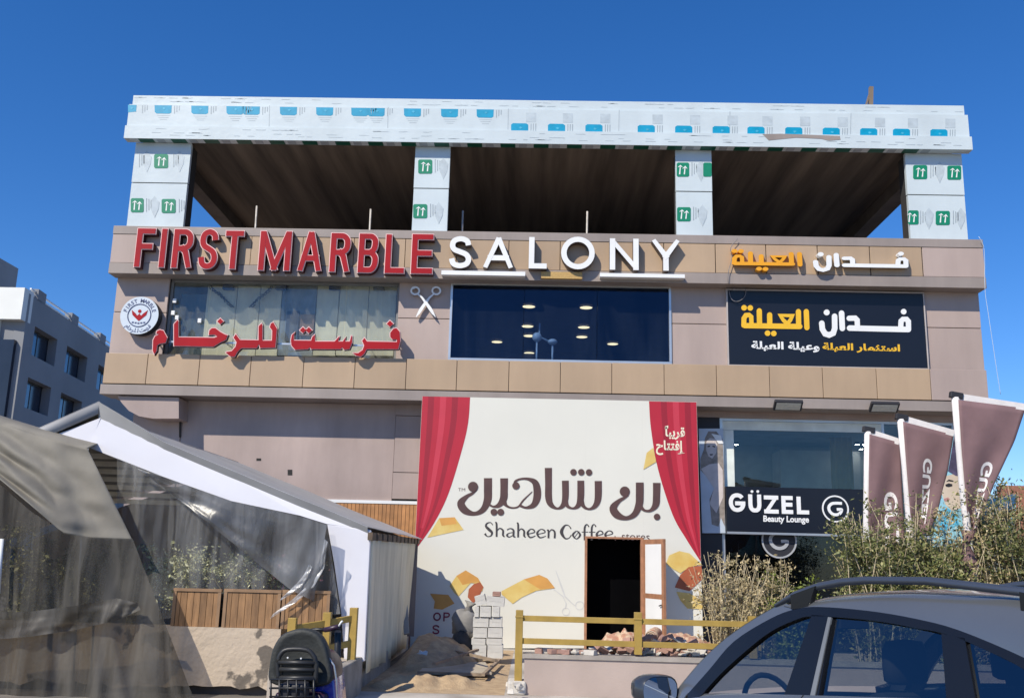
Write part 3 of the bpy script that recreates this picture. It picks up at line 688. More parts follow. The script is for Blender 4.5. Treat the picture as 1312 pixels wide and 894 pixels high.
# red arabic letters over the showroom window
z4 = lambda P: [(180+x/7.289, 400+y/7.289) for x, y in P]
z5 = lambda P: [(360+x/7.289, 400+y/7.289) for x, y in P]
dia = lambda x, y, r: [(x, y-r), (x+r, y), (x, y+r*.9), (x-r, y)]
RA = [z4([(145, 200), (150, 175), (180, 160), (215, 170), (250, 235), (235, 285), (175, 295), (155, 310), (150, 360), (128, 395), (112, 360), (115, 260), (135, 220), (170, 205)]),
      z4([(310, 110), (345, 70), (355, 80), (355, 230), (690, 235), (715, 225), (690, 210), (635, 212), (640, 170), (665, 145), (700, 145), (745, 180), (790, 205), (815, 212), (800, 255), (740, 285), (680, 322), (310, 315)]),
      z4(dia(745, 85, 32)),
      z4([(890, 200), (930, 255), (1100, 258), (1100, 130), (1130, 100), (1140, 120), (1140, 262), (1225, 262), (1228, 170), (1205, 140), (1215, 105), (1240, 90), (1275, 150), (1260, 330), (1115, 335), (1105, 300), (1085, 335), (940, 335), (905, 370), (880, 415), (840, 415), (795, 378), (800, 368), (850, 360), (885, 320), (895, 280), (865, 235)]),
      z5([(130, 185), (120, 215), (120, 260), (280, 262), (290, 230), (315, 205), (320, 270), (500, 270), (540, 225), (548, 225), (535, 270), (575, 270), (605, 230), (600, 270), (640, 270), (655, 215), (665, 220), (665, 285), (640, 345), (590, 350), (570, 330), (560, 345), (280, 345), (270, 330), (250, 345), (130, 350), (95, 310), (90, 260), (100, 210)]),
      z5(dia(205, 167, 33)), z5(dia(260, 168, 33)),
      z5([(780, 235), (805, 270), (1080, 275), (1080, 255), (1040, 255), (1018, 230), (1018, 190), (1050, 150), (1080, 145), (1110, 180), (1115, 270), (1095, 345), (800, 345), (780, 385), (745, 415), (700, 405), (668, 378), (720, 378), (760, 350), (775, 310), (755, 265)]),
      z5(dia(1018, 107, 34))]
p = at(355, 450, 20.5); SG = thing('lettering_sign', 'red arabic letters with pale rims across the foot of the showroom window', 'sign', (p.x, 20.55, p.z))
for P in RA:
    b = MB(); b.prism([at(x, y, 20.50) for x, y in poly_offset(P, .55)], (0, .10, 0), 1, 2); b.prism([at(x, y, 20.488) for x, y in poly_offset(P, -.35)], (0, .011, 0), 0)
    b.build('letter', [M['red'], M['rim'], M['redshade']], SG)
b = MB()
for px in (200, 240, 290, 330, 372, 420, 470, 508): q = at(px, 440, 20.6); b.box(q.x-.012, q.x+.012, 20.602, 20.98, q.z-.012, q.z+.012)
q = at(355, 440, 20.6); b.box(at(198, 436, 20.6).x, at(512, 446, 20.6).x, 20.62, 20.65, q.z-.02, q.z+.02); b.build('bracket', M['alu'], SG)
# small white junction boxes stuck on the showroom glass
for i, (x, y) in enumerate(((224, 385.5), (222, 401), (227, 407), (256, 411))):
    q = at(x, y, 20.96); b = MB(); b.box(q.x-.04, q.x+.04, 20.93, 20.975, q.z-.05, q.z+.05); b.build('junction_box', M['wht'], None, q, 'small white box on the showroom glass, '+['topmost', 'second from the top', 'third from the top', 'lowest, right of the others'][i], 'junction box', 'white boxes on the showroom glass', bevel=.006)
# round emblem sign
c0 = at(178.5, 404, 20.62); SG = thing('round_sign', 'round white sign with red winged emblem at the left corner', 'sign', c0); rr = at(203, 404, 20.62).x-c0.x
def ring_pts(r, Y, n=40, sx=1.0): return [Vector((c0.x+r*math.cos(2*math.pi*i/n), Y, c0.z+r*math.sin(2*math.pi*i/n))) for i in range(n)]
b = MB(); b.prism(ring_pts(rr, 20.62, 48), (0, .22, 0), 0, 1); b.build('disc', [mat('pale_blue_face', (.56, .62, .68), .4, .05), M['ink']], SG)
bl = mat('navy_print', (.06, .08, .18), .5)
b = MB(); b.tube(ring_pts(rr*.60, 20.618, 40), .012, 6, closed=True); b.build('ring', bl, SG)
b = MB()
def arc_text(mb, s, r, a0, a1, h, m, flip=False, off=.02):
    n = len(s)
    for i, ch in enumerate(s):
        if ch == ' ': continue
        a = a0+(a1-a0)*(i+.5)/n; vs, fs = font_faces(ch, off)
        cxm = (min(v[0] for v in vs)+max(v[0] for v in vs))/2; cym = .36
        pts = []
        for x, y in vs:
            u, v = (x-cxm)*h, (y-cym)*h
            rot = a-math.pi/2 if not flip else a+math.pi/2
            X = r*math.cos(a)+u*math.cos(rot)-v*math.sin(rot); Z = r*math.sin(a)+u*math.sin(rot)+v*math.cos(rot)
            pts.append(Vector((c0.x+X, 20.616, c0.z+Z)))
        mb.add(pts, fs, m)
arc_text(b, 'FIRST MARBLE', rr*.79, R(168), R(12), .125, 0); arc_text(b, rtl("\uFED3\uFEAE\uFEB3\uFE96 \uFEDF\uFEE0\uFEAE\uFEA7\uFE8E\uFEE1"), rr*.80, R(220), R(320), .125, 0, True)
b.build('ring_text', bl, SG, fix=False)
b = MB()
for P in ([(-.42, .28), (-.2, .1), (-.1, -.02), (0, .1), (.1, -.02), (.2, .1), (.42, .28), (.36, .02), (.12, -.2), (0, -.3), (-.12, -.2), (-.36, .02)],):
    b.prism([Vector((c0.x+x*rr, 20.612, c0.z+y*rr)) for x, y in P], (0, .008, 0))
b.prism([Vector((c0.x+x*rr, 20.612, c0.z+y*rr+.12*rr)) for x, y in disc(0, .1, .09)], (0, .008, 0)); b.build('emblem', M['red'], SG)
b = MB()
for k in range(5): b.prism([Vector((c0.x+(x+(k-2)*.15)*rr, 20.614, c0.z+(y-.42+.02*abs(k-2))*rr)) for x, y in ((-.05, -.04), (.05, -.04), (.05, .04), (-.05, .04))], (0, .006, 0))
b.build('small_text', bl, SG)
# scissors
p = at(545, 385, 20.75); SG = thing('scissors_sign', 'white open pair of scissors mounted between the two windows', 'sign', p)
for s in (-1, 1):
    b = MB(); X = lambda dx, y: at(545.5+dx*s, y, 20.75)
    P = [(0.5*s+545.5+s*11, 373, 1.9)]
    P = [(545.5+s*11, 376, 1.6), (545.5+s*5, 381, 2.4), (545.5, 387.5, 3.6), (545.5-s*6, 396, 4.2), (545.5-s*9, 401, 3.2), (545.5-s*12.5, 406, .6)]
    add_stroke(b, P, pxfn, 20.75+(.012 if s > 0 else 0), 20.80, 0)
    rg = [(545.5+s*13.5+5.2*math.cos(a), 372.5+4.6*math.sin(a), 2.2) for a in [2*math.pi*i/18 for i in range(18)]]
    add_stroke(b, rg, pxfn, 20.752+(.012 if s > 0 else 0), 20.80, 0, closed=True)
    if s < 0: add_stroke(b, [(528, 368, 1.6), (531, 370, 2)], pxfn, 20.756, 20.8, 0)
    b.build('blade', M['wht'], SG, fix=False)
b = MB(); q = at(545.5, 387.5, 20.8); b.tube([Vector((q.x, 20.8, q.z)), Vector((q.x, 20.87, q.z))], .03, 8); b.build('mount', M['alu'], SG)

# ------------------------------------------------------------------ coffee hoarding
HY = 20.5
HP = [(541, 507.5), (892.5, 514.8), (901, 822), (850, 822), (850, 690.8), (751, 689), (748, 830), (525, 830)]
hp = lambda x, y: at(x, y, HY)
Hb = thing('hoarding', 'big cream hoarding printed with red curtains and a brown coffee shop logo', 'hoarding', (at(715, 830, HY).x, HY, 0))
def edge(y, side):
    if side < 0: return 541-(y-507.5)*.0497
    return 892.5+(y-514.8)*.0277
b = MB()
def low(q): return Vector((q.x, HY, .05))
A = [hp(541, 507.5), hp(750.7, 511.9), hp(750.7, 689)]; B_ = hp(748.5, 820)
b.prism([hp(541, 507.5), hp(751, 511.9), hp(748.6, 830), hp(525, 830)], (0, .06, 0), 0, 1)
b.prism([hp(751.02, 511.9), hp(823, 513.4), hp(824.4, 690.4), hp(749.7, 689)], (0, .06, 0), 0, 1)
b.prism([hp(823.02, 513.4), hp(892.5, 514.8), hp(901, 822), hp(825.5, 822)], (0, .06, 0), 0, 1)
b.build('printed_panel', [mat('cream_print', (.68, .66, .58), .45, .035, .6, .25, 1.6), M['grey']], Hb)
cr = [mat('curtain_red', (.42, .012, .030), .5, .05, 2), mat('curtain_light_red', (.52, .035, .06), .5, .05, 2), mat('curtain_deep_red', (.29, .008, .022), .5, .05, 2)]
b = MB(); inner = smooth_pts([(602.3, 508.8), (600, 540), (593, 572), (575, 631), (556, 670), (531.5, 705)], k=6)
n = len(inner)
for i in range(n-1):
    (xa, ya), (xb, yb) = inner[i], inner[i+1]
    for k in range(8):
        u0, u1 = k/8, (k+1)/8
        q = lambda x, y, u: hp(edge(y, -1)+.3+(x-edge(y, -1)-.3)*u, y-(1-u)*(x-edge(y, -1))*.02)
        pts = [q(xa, ya, u0), q(xa, ya, u1), q(xb, yb, u1), q(xb, yb, u0)]
        b.add([Vector((v.x, HY-.004, v.z)) for v in pts], [(0, 1, 2, 3)], (0, 2, 0, 1, 0, 2, 0, 0)[k] if i < n*.8 else (0, 2, 2, 0, 0, 2, 0, 0)[k])
b.build('left_curtain_print', cr, Hb)
b = MB(); inner = smooth_pts([(831.5, 513.9), (834, 549), (843, 600.6), (861.5, 658.5), (879, 690), (898.3, 720)], k=6); n = len(inner)
for i in range(n-1):
    (xa, ya), (xb, yb) = inner[i], inner[i+1]
    for k in range(8):
        u0, u1 = k/8, (k+1)/8
        q = lambda x, y, u: hp(x+(edge(y, 1)-.3-x)*u, y+u*(edge(y, 1)-x)*.02)
        pts = [q(xa, ya, u0), q(xa, ya, u1), q(xb, yb, u1), q(xb, yb, u0)]
        b.add([Vector((v.x, HY-.004, v.z)) for v in pts], [(0, 1, 2, 3)], (0, 0, 2, 0, 1, 0, 2, 0)[k])
b.build('right_curtain_print', cr, Hb)
# ribbons
gd = [mat('ribbon_gold', (.62, .40, .09), .5, .0, 3, col2=(.70, .55, .20)), mat('ribbon_amber', (.60, .30, .07), .5, .1, 3), mat('ribbon_russet', (.38, .10, .04), .5, .1, 3)]
z3 = lambda P: [(420+x/3.82, 660+y/3.82) for x, y in P]; z6 = lambda P: [(640+x/3.82, 660+y/3.82) for x, y in P]; z2_ = lambda P: [(520+x/3.28, 500+y/3.28) for x, y in P]
RB = [(z2_([(140, 536), (205, 532), (243, 585), (180, 598), (90, 618)]), 0), (z2_([(140, 536), (205, 532), (214, 560), (150, 568)]), 1),
      (z3([(596, 345), (630, 295), (675, 268), (735, 305), (762, 350), (755, 372), (735, 335), (700, 330), (640, 395), (620, 380)]), 0), (z3([(630, 295), (675, 268), (735, 305), (745, 325), (700, 330), (660, 340)]), 1), (z3([(745, 325), (762, 350), (740, 395), (712, 430), (685, 400), (690, 360), (715, 335)]), 2),
      (z3([(905, 432), (850, 385), (850, 370), (960, 312), (1035, 290), (1075, 308), (1112, 355), (1020, 368), (950, 400)]), 0), (z3([(960, 312), (1035, 290), (1075, 308), (1112, 355), (1040, 362)]), 1),
      (z3([(500, 382), (590, 388), (620, 430), (560, 460), (518, 455), (524, 420)]), 1),
      (z2_([(1040, 240), (1052, 300), (998, 332), (1012, 262)]), 0),
      (z6([(815, 235), (830, 195), (880, 174), (930, 185), (990, 240), (930, 252), (885, 282), (850, 262)]), 0), (z6([(925, 252), (988, 246), (994, 310), (930, 370), (858, 352), (885, 290)]), 2), (z6([(865, 372), (930, 380), (997, 420), (992, 458), (920, 455), (885, 415)]), 0)]
for g_ in ((0, 1), (2, 3, 4), (5, 6), (7,), (8,), (9, 10, 11)):
    b = MB()
    for i in g_: b.add([at(x, y, HY-.006-.0006*i) for x, y in RB[i][0]], [list(range(len(RB[i][0])))], RB[i][1])
    b.build('ribbon_print', gd, Hb)
# logo
brn = mat('brown_print', (.085, .042, .036), .5, .15, 3)
z8 = lambda x, y, Y: at(575+x/4.603, 590+y/4.603, Y)
ST = [[(165, 172, 8), (140, 192, 16), (105, 212, 24), (72, 250, 44), (95, 292, 44), (150, 312, 24), (200, 290, 34), (228, 235, 46), (231, 170, 48), (231, 102, 48)],
      [(235, 255, 14), (262, 270, 12), (295, 262, 28), (322, 225, 44), (326, 170, 44), (326, 103, 46)],
      [(322, 235, 36), (340, 264, 16), (372, 277, 10), (410, 270, 10), (440, 232, 10), (492, 182, 5)],
      [(388, 150, 12), (392, 122, 14), (425, 107, 12), (470, 108, 18), (508, 128, 36), (521, 170, 44), (519, 222, 44), (498, 262, 32), (455, 276, 14), (418, 262, 16)],
      [(587, 42, 42), (588, 130, 40), (589, 220, 40), (604, 260, 30), (640, 281, 12), (672, 264, 28), (687, 220, 38), (687, 117, 40)],
      [(684, 225, 36), (700, 266, 20), (732, 280, 12), (762, 264, 28), (777, 220, 40), (778, 117, 40)],
      [(777, 225, 36), (795, 268, 20), (828, 284, 12), (862, 266, 28), (880, 220, 40), (881, 119, 42)],
      [(1060, 202, 8), (1035, 218, 16), (1002, 238, 24), (970, 278, 44), (992, 318, 44), (1045, 338, 24), (1095, 315, 34), (1122, 258, 44), (1126, 200, 46), (1126, 128, 46)],
      [(1130, 268, 26), (1155, 292, 14), (1190, 292, 18), (1220, 258, 40), (1225, 200, 42), (1226, 130, 44)]]
b = MB()
for i, st in enumerate(ST): add_stroke(b, smooth_pts(st, k=5), z8, HY-.006-.0008*i, HY-.0005, 0)
for x, y, r in ((143, 153, 30), (396, 147, 22), (735, 67, 19), (781, 67, 19), (827, 68, 19), (266, 302, 20), (306, 302, 20), (1038, 181, 30), (1228, 330, 19)):
    b.prism([z8(a, c, HY-.0142) for a, c in disc(x, y, r, 20)], (0, .012, 0))
b.build('arabic_logo', brn, Hb, fix=False)
def serif(mb, ch, x0, x1, yb, hx, hc, i):
    """high contrast lower-case strokes in zoom pixels: baseline yb, x-height hx, cap height hc"""
    w = x1-x0; X = lambda u: x0+u*w; Yv = lambda v: yb-v*hx; T, t = 11, 4
    if ch == 'S': st = [[(X(.95), yb-hc*.8, 6), (X(.7), yb-hc*.98, 5), (X(.3), yb-hc*.92, 9), (X(.18), yb-hc*.72, 13), (X(.5), yb-hc*.5, 17), (X(.85), yb-hc*.28, 14), (X(.75), yb-hc*.06, 8), (X(.35), yb-hc*.0, 5), (X(.05), yb-hc*.2, 14)]]
    elif ch == 'C': st = [[(X(.95), yb-hc*.72, 8), (X(.75), yb-hc*.95, 5), (X(.4), yb-hc*.95, 10), (X(.1), yb-hc*.5, 20), (X(.4), yb-hc*.05, 10), (X(.75), yb-hc*.05, 5), (X(.98), yb-hc*.28, 6)]]
    elif ch == 'h': st = [[(X(.05), yb-hc, 5), (X(.2), yb-hc*.9, T), (X(.2), yb, T)], [(X(.2), Yv(.6), t), (X(.5), Yv(1), 6), (X(.85), Yv(.75), T), (X(.85), Yv(.2), T), (X(1.02), Yv(0), 5)]]
    elif ch == 'n': st = [[(X(.0), Yv(.95), 5), (X(.18), Yv(.85), T), (X(.18), yb, T)], [(X(.2), Yv(.6), t), (X(.5), Yv(1), 6), (X(.85), Yv(.75), T), (X(.85), yb, T)]]
    elif ch == 'a': st = [[(X(.1), Yv(.85), 6), (X(.45), Yv(1.02), 5), (X(.8), Yv(.8), T), (X(.8), Yv(.15), T), (X(1.02), Yv(0), 5)], [(X(.8), Yv(.55), t), (X(.3), Yv(.45), 5), (X(.1), Yv(.2), 12), (X(.35), Yv(0), 6), (X(.8), Yv(.25), t)]]
    elif ch == 'e': st = [[(X(.12), Yv(.42), t), (X(.85), Yv(.62), 6), (X(.8), Yv(.9), 8), (X(.45), Yv(1), 5), (X(.12), Yv(.55), 13), (X(.4), Yv(.02), 8), (X(.98), Yv(.22), t)]]
    elif ch == 'o': st = [[(X(.5), Yv(1), 5), (X(.1), Yv(.5), 12), (X(.5), Yv(0), 5), (X(.9), Yv(.5), 12), (X(.55), Yv(1), 5)], [(X(.2), Yv(.1), 3), (X(.8), Yv(.95), 3)]]
    elif ch == 'f': st = [[(X(1.1), yb-hc*.88, 8), (X(.8), yb-hc*1.05, 5), (X(.45), yb-hc*.8, T), (X(.45), Yv(-.15), T)], [(X(0), Yv(.85), t), (X(1), Yv(.85), t)]]
    for k, q in enumerate(st): add_stroke(mb, smooth_pts(q, k=4) if len(q) > 2 else q, z8, HY-.005-.0008*((i*2+k) % 5), HY-.0005, 0)
b = MB(); xs = [(210, 262), (270, 328), (338, 392), (398, 452), (458, 512), (514, 574), (578, 632)]
for i, (ch, (a, c)) in enumerate(zip('Shaheen', xs)): serif(b, ch, a, c, 446+i*1.6, 50, 84, i)
xs = [(658, 724), (726, 780), (784, 822), (826, 864), (866, 914), (916, 972)]
for i, (ch, (a, c)) in enumerate(zip('Coffee', xs)): serif(b, ch, a, c, 460+i*.2, 48, 82, i)
b.build('latin_logo', mat('charcoal_print', (.05, .042, .042), .5), Hb, fix=False)
b = MB(); text_px(b, 'stores', 575+1020/4.603, 575+1185/4.603, 590+432/4.603, 590+470/4.603, HY-.004); text_px(b, 't', 575+976/4.603, 575+986/4.603, 590+440/4.603, 590+470/4.603, HY-.004)
text_px(b, 'TM', 587, 596, 625, 629, HY-.003); b.build('small_caption', brn, Hb, fix=False)
b = MB(); cw = mat('pale_caption', (.80, .72, .55), .5)
text_px(b, rtl("\uFED7\uFEAE\uFEF3\uFE92\uFE8E\u064B"), 852, 877.5, 545, 563, HY-.008, 0, .03); text_px(b, rtl("\uFE87\uFED3\uFE98\uFE98\uFE8E\uFEA1"), 840.5, 878, 564, 583, HY-.008, 0, .03); b.build('opening_caption', cw, Hb, fix=False)
b = MB(); rd = mat('maroon_print', (.22, .02, .05), .5)
for ch, xl, xr, yt, yb in (('O', 555, 565, 784, 795), ('P', 568, 576.5, 784, 795.5), ('S', 554, 563, 800, 812)):
    glyph(b, ch, rect(xl, xr, yt, yb, HY), .03, HY-.008, HY-.0005)
b.build('opening_text', rd, Hb, fix=False)
b = MB(); gs = mat('faint_grey_print', (.56, .55, .52), .5)
z6f = lambda x, y, Y: at(640+x/3.82, 660+y/3.82, Y)
add_stroke(b, [(275, 268, 3), (300, 340, 8), (320, 395, 7), (350, 425, 5), (368, 440, 4)], z6f, HY-.006, HY-.0005); add_stroke(b, [(265, 360, 3), (310, 395, 6), (325, 430, 5), (322, 455, 4)], z6f, HY-.007, HY-.0005)
for c_ in ((392, 440, 20), (325, 470, 18)): add_stroke(b, [(c_[0]+c_[2]*math.cos(a), c_[1]+c_[2]*math.sin(a), 4) for a in [2*math.pi*i/20 for i in range(20)]], z6f, HY-.005, HY-.0005, closed=True)
b.build('scissors_print', gs, Hb, fix=False)
# doorway trim, dark room and open leaf
b = MB(); wood = mat('door_wood', (.34, .16, .085), .6, .2, 8)
dx0, dx1 = at(750, 750, HY).x, at(824, 750, HY).x; dz = at(787, 690, HY).z
b.box(dx0-.02, dx0+.03, HY-.02, HY+.08, .08, dz+.04); b.box(dx1-.05, dx1+.01, HY-.02, HY+.08, .08, dz+.04); b.box(dx0+.03, dx1-.05, HY-.02, HY+.08, dz, dz+.04); b.build('door_frame', wood, Hb)
hinge = Vector((dx1, HY-.02, 0)); dirv = Vector((.30, -.85, 0)).normalized(); dl = .92
t_ = dirv; nrm = Vector((-t_.y, t_.x, 0))
def leaf(mb, a, c, z0, z1, th, m):
    p0 = hinge+t_*a; p1 = hinge+t_*c
    mb.prism([p0+Vector((0, 0, z0)), p1+Vector((0, 0, z0)), p1+Vector((0, 0, z1)), p0+Vector((0, 0, z1))], nrm*th, m)
b = MB(); zt_ = dz+.0
leaf(b, 0, .1, .12, zt_, .05, 0); leaf(b, dl-.1, dl, .12, zt_, .05, 0); leaf(b, .1, dl-.1, zt_-.1, zt_, .05, 0); leaf(b, .1, dl-.1, .12, .25, .05, 0); leaf(b, .1, dl-.1, 1.12, 1.22, .05, 0)
dr = b.build('door', wood, Hb, label='open wooden framed door leaf with white infill')
b = MB(); leaf(b, .1, dl-.1, 1.22, zt_-.1, .03, 0); leaf(b, .1, dl-.1, .25, 1.12, .03, 0); b.build('door_infill', M['wht'], dr)
b = MB(); q = hinge+t_*(dl-.05)+nrm*-.03; b.tube([q+Vector((0, 0, 1.02)), q+Vector((0, 0, 1.0))-t_*.1], .012, 6); b.build('handle', M['ink'], dr)
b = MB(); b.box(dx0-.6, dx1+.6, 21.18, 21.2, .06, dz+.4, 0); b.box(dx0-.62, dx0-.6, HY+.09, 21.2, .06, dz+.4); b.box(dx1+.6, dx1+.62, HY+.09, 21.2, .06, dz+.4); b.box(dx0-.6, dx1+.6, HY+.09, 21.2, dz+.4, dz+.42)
b.build('dark_lobby', mat('unlit_black', (.003, .003, .0035), 1, spec=0), Hb)  # near-black colour stands in for the darkness of the unlit room

# ------------------------------------------------------------------ beauty lounge signs, poster, floodlights
x0, x1, z0, z1 = rect(930, 1150, 625.5, 683, 21.2)
SG = thing('sign_board', 'black shop sign with white latin letters and a ringed letter G', 'sign', ((x0+x1)/2, 21.2, z0))
b = MB(); b.box(x0, x1, 21.14, 21.29, z0, z1); b.build('board', M['black'], SG)
b = MB(); b.box(x0, x1, 21.13, 21.139, z0-.05, z0-.004); b.build('trim', M['alu'], SG)
for ch, xl, xr, yt, yb in (('G', 934, 955, 631.5, 655.5), ('U', 959, 975.5, 633, 656), ('Z', 979, 997.5, 634.5, 657.5), ('E', 1001.5, 1016, 635, 658), ('L', 1021, 1036.5, 636, 658.5)):
    b = MB(); glyph(b, ch, rect(xl, xr, yt, yb, 21.12), .085, 21.12, 21.139)
    if ch == 'U':
        for x in (963.5, 971): b.prism([at(a, c, 21.12) for a, c in disc(x, 629.3, 1.8, 12)], (0, .018, 0))
    b.build('letter', M['wht'], SG, fix=False)
b = MB(); text_px(b, 'Beauty Lounge', 978, 1036.5, 660.5, 671, 21.136, 0, .03); b.build('caption', M['wht'], SG, fix=False)
gc = at(1070.5, 651.5, 21.12)
def gmark(mb, c, r, Y, w):
    mb_r = [(c.x+r*math.cos(2*math.pi*i/32), c.z+r*math.sin(2*math.pi*i/32), w*.5) for i in range(32)]
    add_stroke(mb, mb_r, wfn, Y, Y+.018, 0, closed=True)
    k = r*.56
    P = [(.95, .78), (.2, .80), (-.5, .7), (-.9, .25), (-.85, -.3), (-.45, -.72), (.1, -.82), (.62, -.6), (.85, -.1), (.2, -.08)]
    add_stroke(mb, smooth_pts([(c.x+x*k, c.z+y*k, w) for x, y in P], k=4), wfn, Y+.001, Y+.018, 0)
b = MB(); gmark(b, gc, .27, 21.12, .06); b.build('ringed_mark', M['wht'], SG, fix=False)
c2 = at(999, 692, 21.24)
SG = thing('round_sign', 'black disc with grey letter G on the glass below the shop sign', 'sign', c2)
b = MB(); b.prism([Vector((c2.x+.38*math.cos(2*math.pi*i/32), 21.3, c2.z+.38*math.sin(2*math.pi*i/32))) for i in range(32)], (0, .03, 0)); b.build('disc', M['ink'], SG)
b = MB(); gmark(b, c2, .36, 21.279, .07); b.build('ringed_mark', mat('grey_print', (.35, .36, .37), .5), SG, fix=False)
for i, (x, y) in enumerate(((943, 566), (948, 572), (966, 575), (998, 576), (1029, 577), (1098, 566), (1103, 572), (1107, 566))):
    p = atz(x, y, hz-.105); t = thing('ceiling_spotlight', 'small bright spotlight on the lounge ceiling, '+['front one of the left cluster', 'rear one of the left cluster', 'just right of the left cluster', 'middle of the ceiling', 'right of the middle', 'left of the right cluster', 'rear one of the right cluster', 'rightmost one of all'][i], 'spotlight', p, 'spotlights on the lounge ceiling')
    b = MB(); b.tube([p, p+Vector((0, 0, -.07))], .055, 10); b.build('can', M['ink'], t)
    b = MB(); b.prism([p+Vector((.045*math.cos(a), .045*math.sin(a), -.074)) for a in [2*math.pi*k/12 for k in range(12)]], (0, 0, .003)); b.build('bulb', emis('cool_lamp', (1, .95, .88), 60), t)
# portrait poster
PB = thing('poster', 'grey blue fashion poster of a long haired woman beside the hoarding', 'poster', at(911, 678, 21.25))
pz = lambda P: [(880+x/3.44, 500+y/3.44) for x, y in P]
b = MB(); b.prism([at(x, y, 21.24) for x, y in pz([(52, 168), (160, 168), (170, 628), (68, 628)])], (0, .04, 0)); b.build('sheet', mat('poster_blue_grey', (.50, .57, .66), .4, .1, 2), PB)
b = MB()
b.add([at(x, y, 21.236) for x, y in pz([(95, 180), (130, 180), (158, 215), (166, 400), (168, 600), (150, 560), (140, 600), (110, 590), (100, 480), (125, 420), (60, 350), (60, 300), (75, 260), (80, 210)])], [list(range(14))], 0)
b.add([at(x, y, 21.232) for x, y in pz([(62, 345), (100, 325), (140, 320), (158, 350), (160, 470), (130, 540), (100, 500), (120, 430)])], [list(range(8))], 1)
b.add([at(x, y, 21.228) for x, y in pz([(86, 225), (100, 210), (125, 212), (134, 240), (130, 275), (112, 300), (95, 290), (85, 262)])], [list(range(8))], 1)
for P in ([(90, 245), (102, 242), (102, 248), (92, 250)], [(113, 243), (126, 246), (124, 251), (113, 248)], [(100, 280), (116, 280), (112, 286), (103, 286)]): b.add([at(x, y, 21.224) for x, y in pz(P)], [(0, 1, 2, 3)], 2)
b.add([at(x, y, 21.224) for x, y in pz([(108, 190), (150, 198), (160, 235), (140, 235)])], [(0, 1, 2, 3)], 3)
b.build('portrait_print', [mat('print_hair', (.27, .23, .20), .5, .3, 10), mat('print_skin', (.60, .53, .50), .5, .1, 6), M['ink'], M['wht']], PB, fix=False)
fl = None
for i, x in enumerate((1010, 1133.5)):
    y = 520.5+i*2.3; c = at(x, y, 20.55)
    t = thing('floodlight', ['rectangular floodlight under the ledge nearer the hoarding', 'rectangular floodlight under the ledge nearer the flags'][i], 'floodlight', c, 'floodlights under the ledge')
    d = Vector((0, -.62, -.78)); up = Vector((0, .78, -.62)); b = MB()
    def fr_(u, v, w): return c+Vector((1, 0, 0))*u+up*v*-1+d*w
    b.prism([fr_(-.3, -.13, 0), fr_(.3, -.13, 0), fr_(.3, .13, 0), fr_(-.3, .13, 0)], d*-.08); b.build('housing', M['ink'], t, bevel=.01)
    b = MB(); b.prism([fr_(-.26, -.10, .004), fr_(.26, -.10, .004), fr_(.26, .10, .004), fr_(-.26, .10, .004)], d*-.003)
    for k in range(5): b.prism([fr_(-.26, -.08+.04*k-.003, .008), fr_(.26, -.08+.04*k-.003, .008), fr_(.26, -.08+.04*k+.003, .008), fr_(-.26, -.08+.04*k+.003, .008)], d*-.003, 1)
    b.build('lens', [mat('floodlight_lens', (.62, .60, .50), .25, .1, 20), M['filmline']], t)
    b = MB(); b.beam(c+Vector((0, .05, .05)), c+Vector((0, .3, .12)), .05, .03); b.build('bracket', M['ink'], t)
# loose cables
b = MB(); P = [(945, 306), (936, 318), (938, 330), (933, 350), (934, 372), (938, 384), (946, 386), (954, 380), (955, 370), (945, 366), (937, 372)]
b.tube([at(x, y, 20.44 if y < 362 else 20.74) for x, y in smooth_pts(P, k=4)], .008, 5); b.build('loose_cable', mat('grey_cable', (.2, .19, .2), .6), None, at(945, 386, 20.7), 'thin grey cable looped over the corner of the black board', 'cable')
b = MB(); P = [(1254, 303), (1261, 320), (1262, 370), (1266, 400), (1272, 440), (1278, 480), (1282, 505)]
b.tube([at(x, y, 20.4) for x, y in smooth_pts(P, k=4)], .006, 5); b.build('loose_cable', mat('pale_cable', (.45, .55, .68), .6), None, at(1282, 505, 20.4), 'pale cable hanging off the right corner of the roofline', 'cable')
# roof post
t = thing('roof_post', 'short dark post with a brace standing on the roof edge', 'post', at(1115, 136, 21.2))
b = MB(); b.beam(at(1115.5, 136, 21.2), at(1116, 112, 21.2), .09, .09, up=Vector((0, 1, 0))); b.build('upright', mat('weathered_wood', (.20, .15, .11), .9), t)
b = MB(); b.beam(at(1109, 137, 21.2), at(1113.5, 122, 21.2), .04, .04, up=Vector((0, 1, 0))); b.build('brace', MATS['weathered_wood'], t)

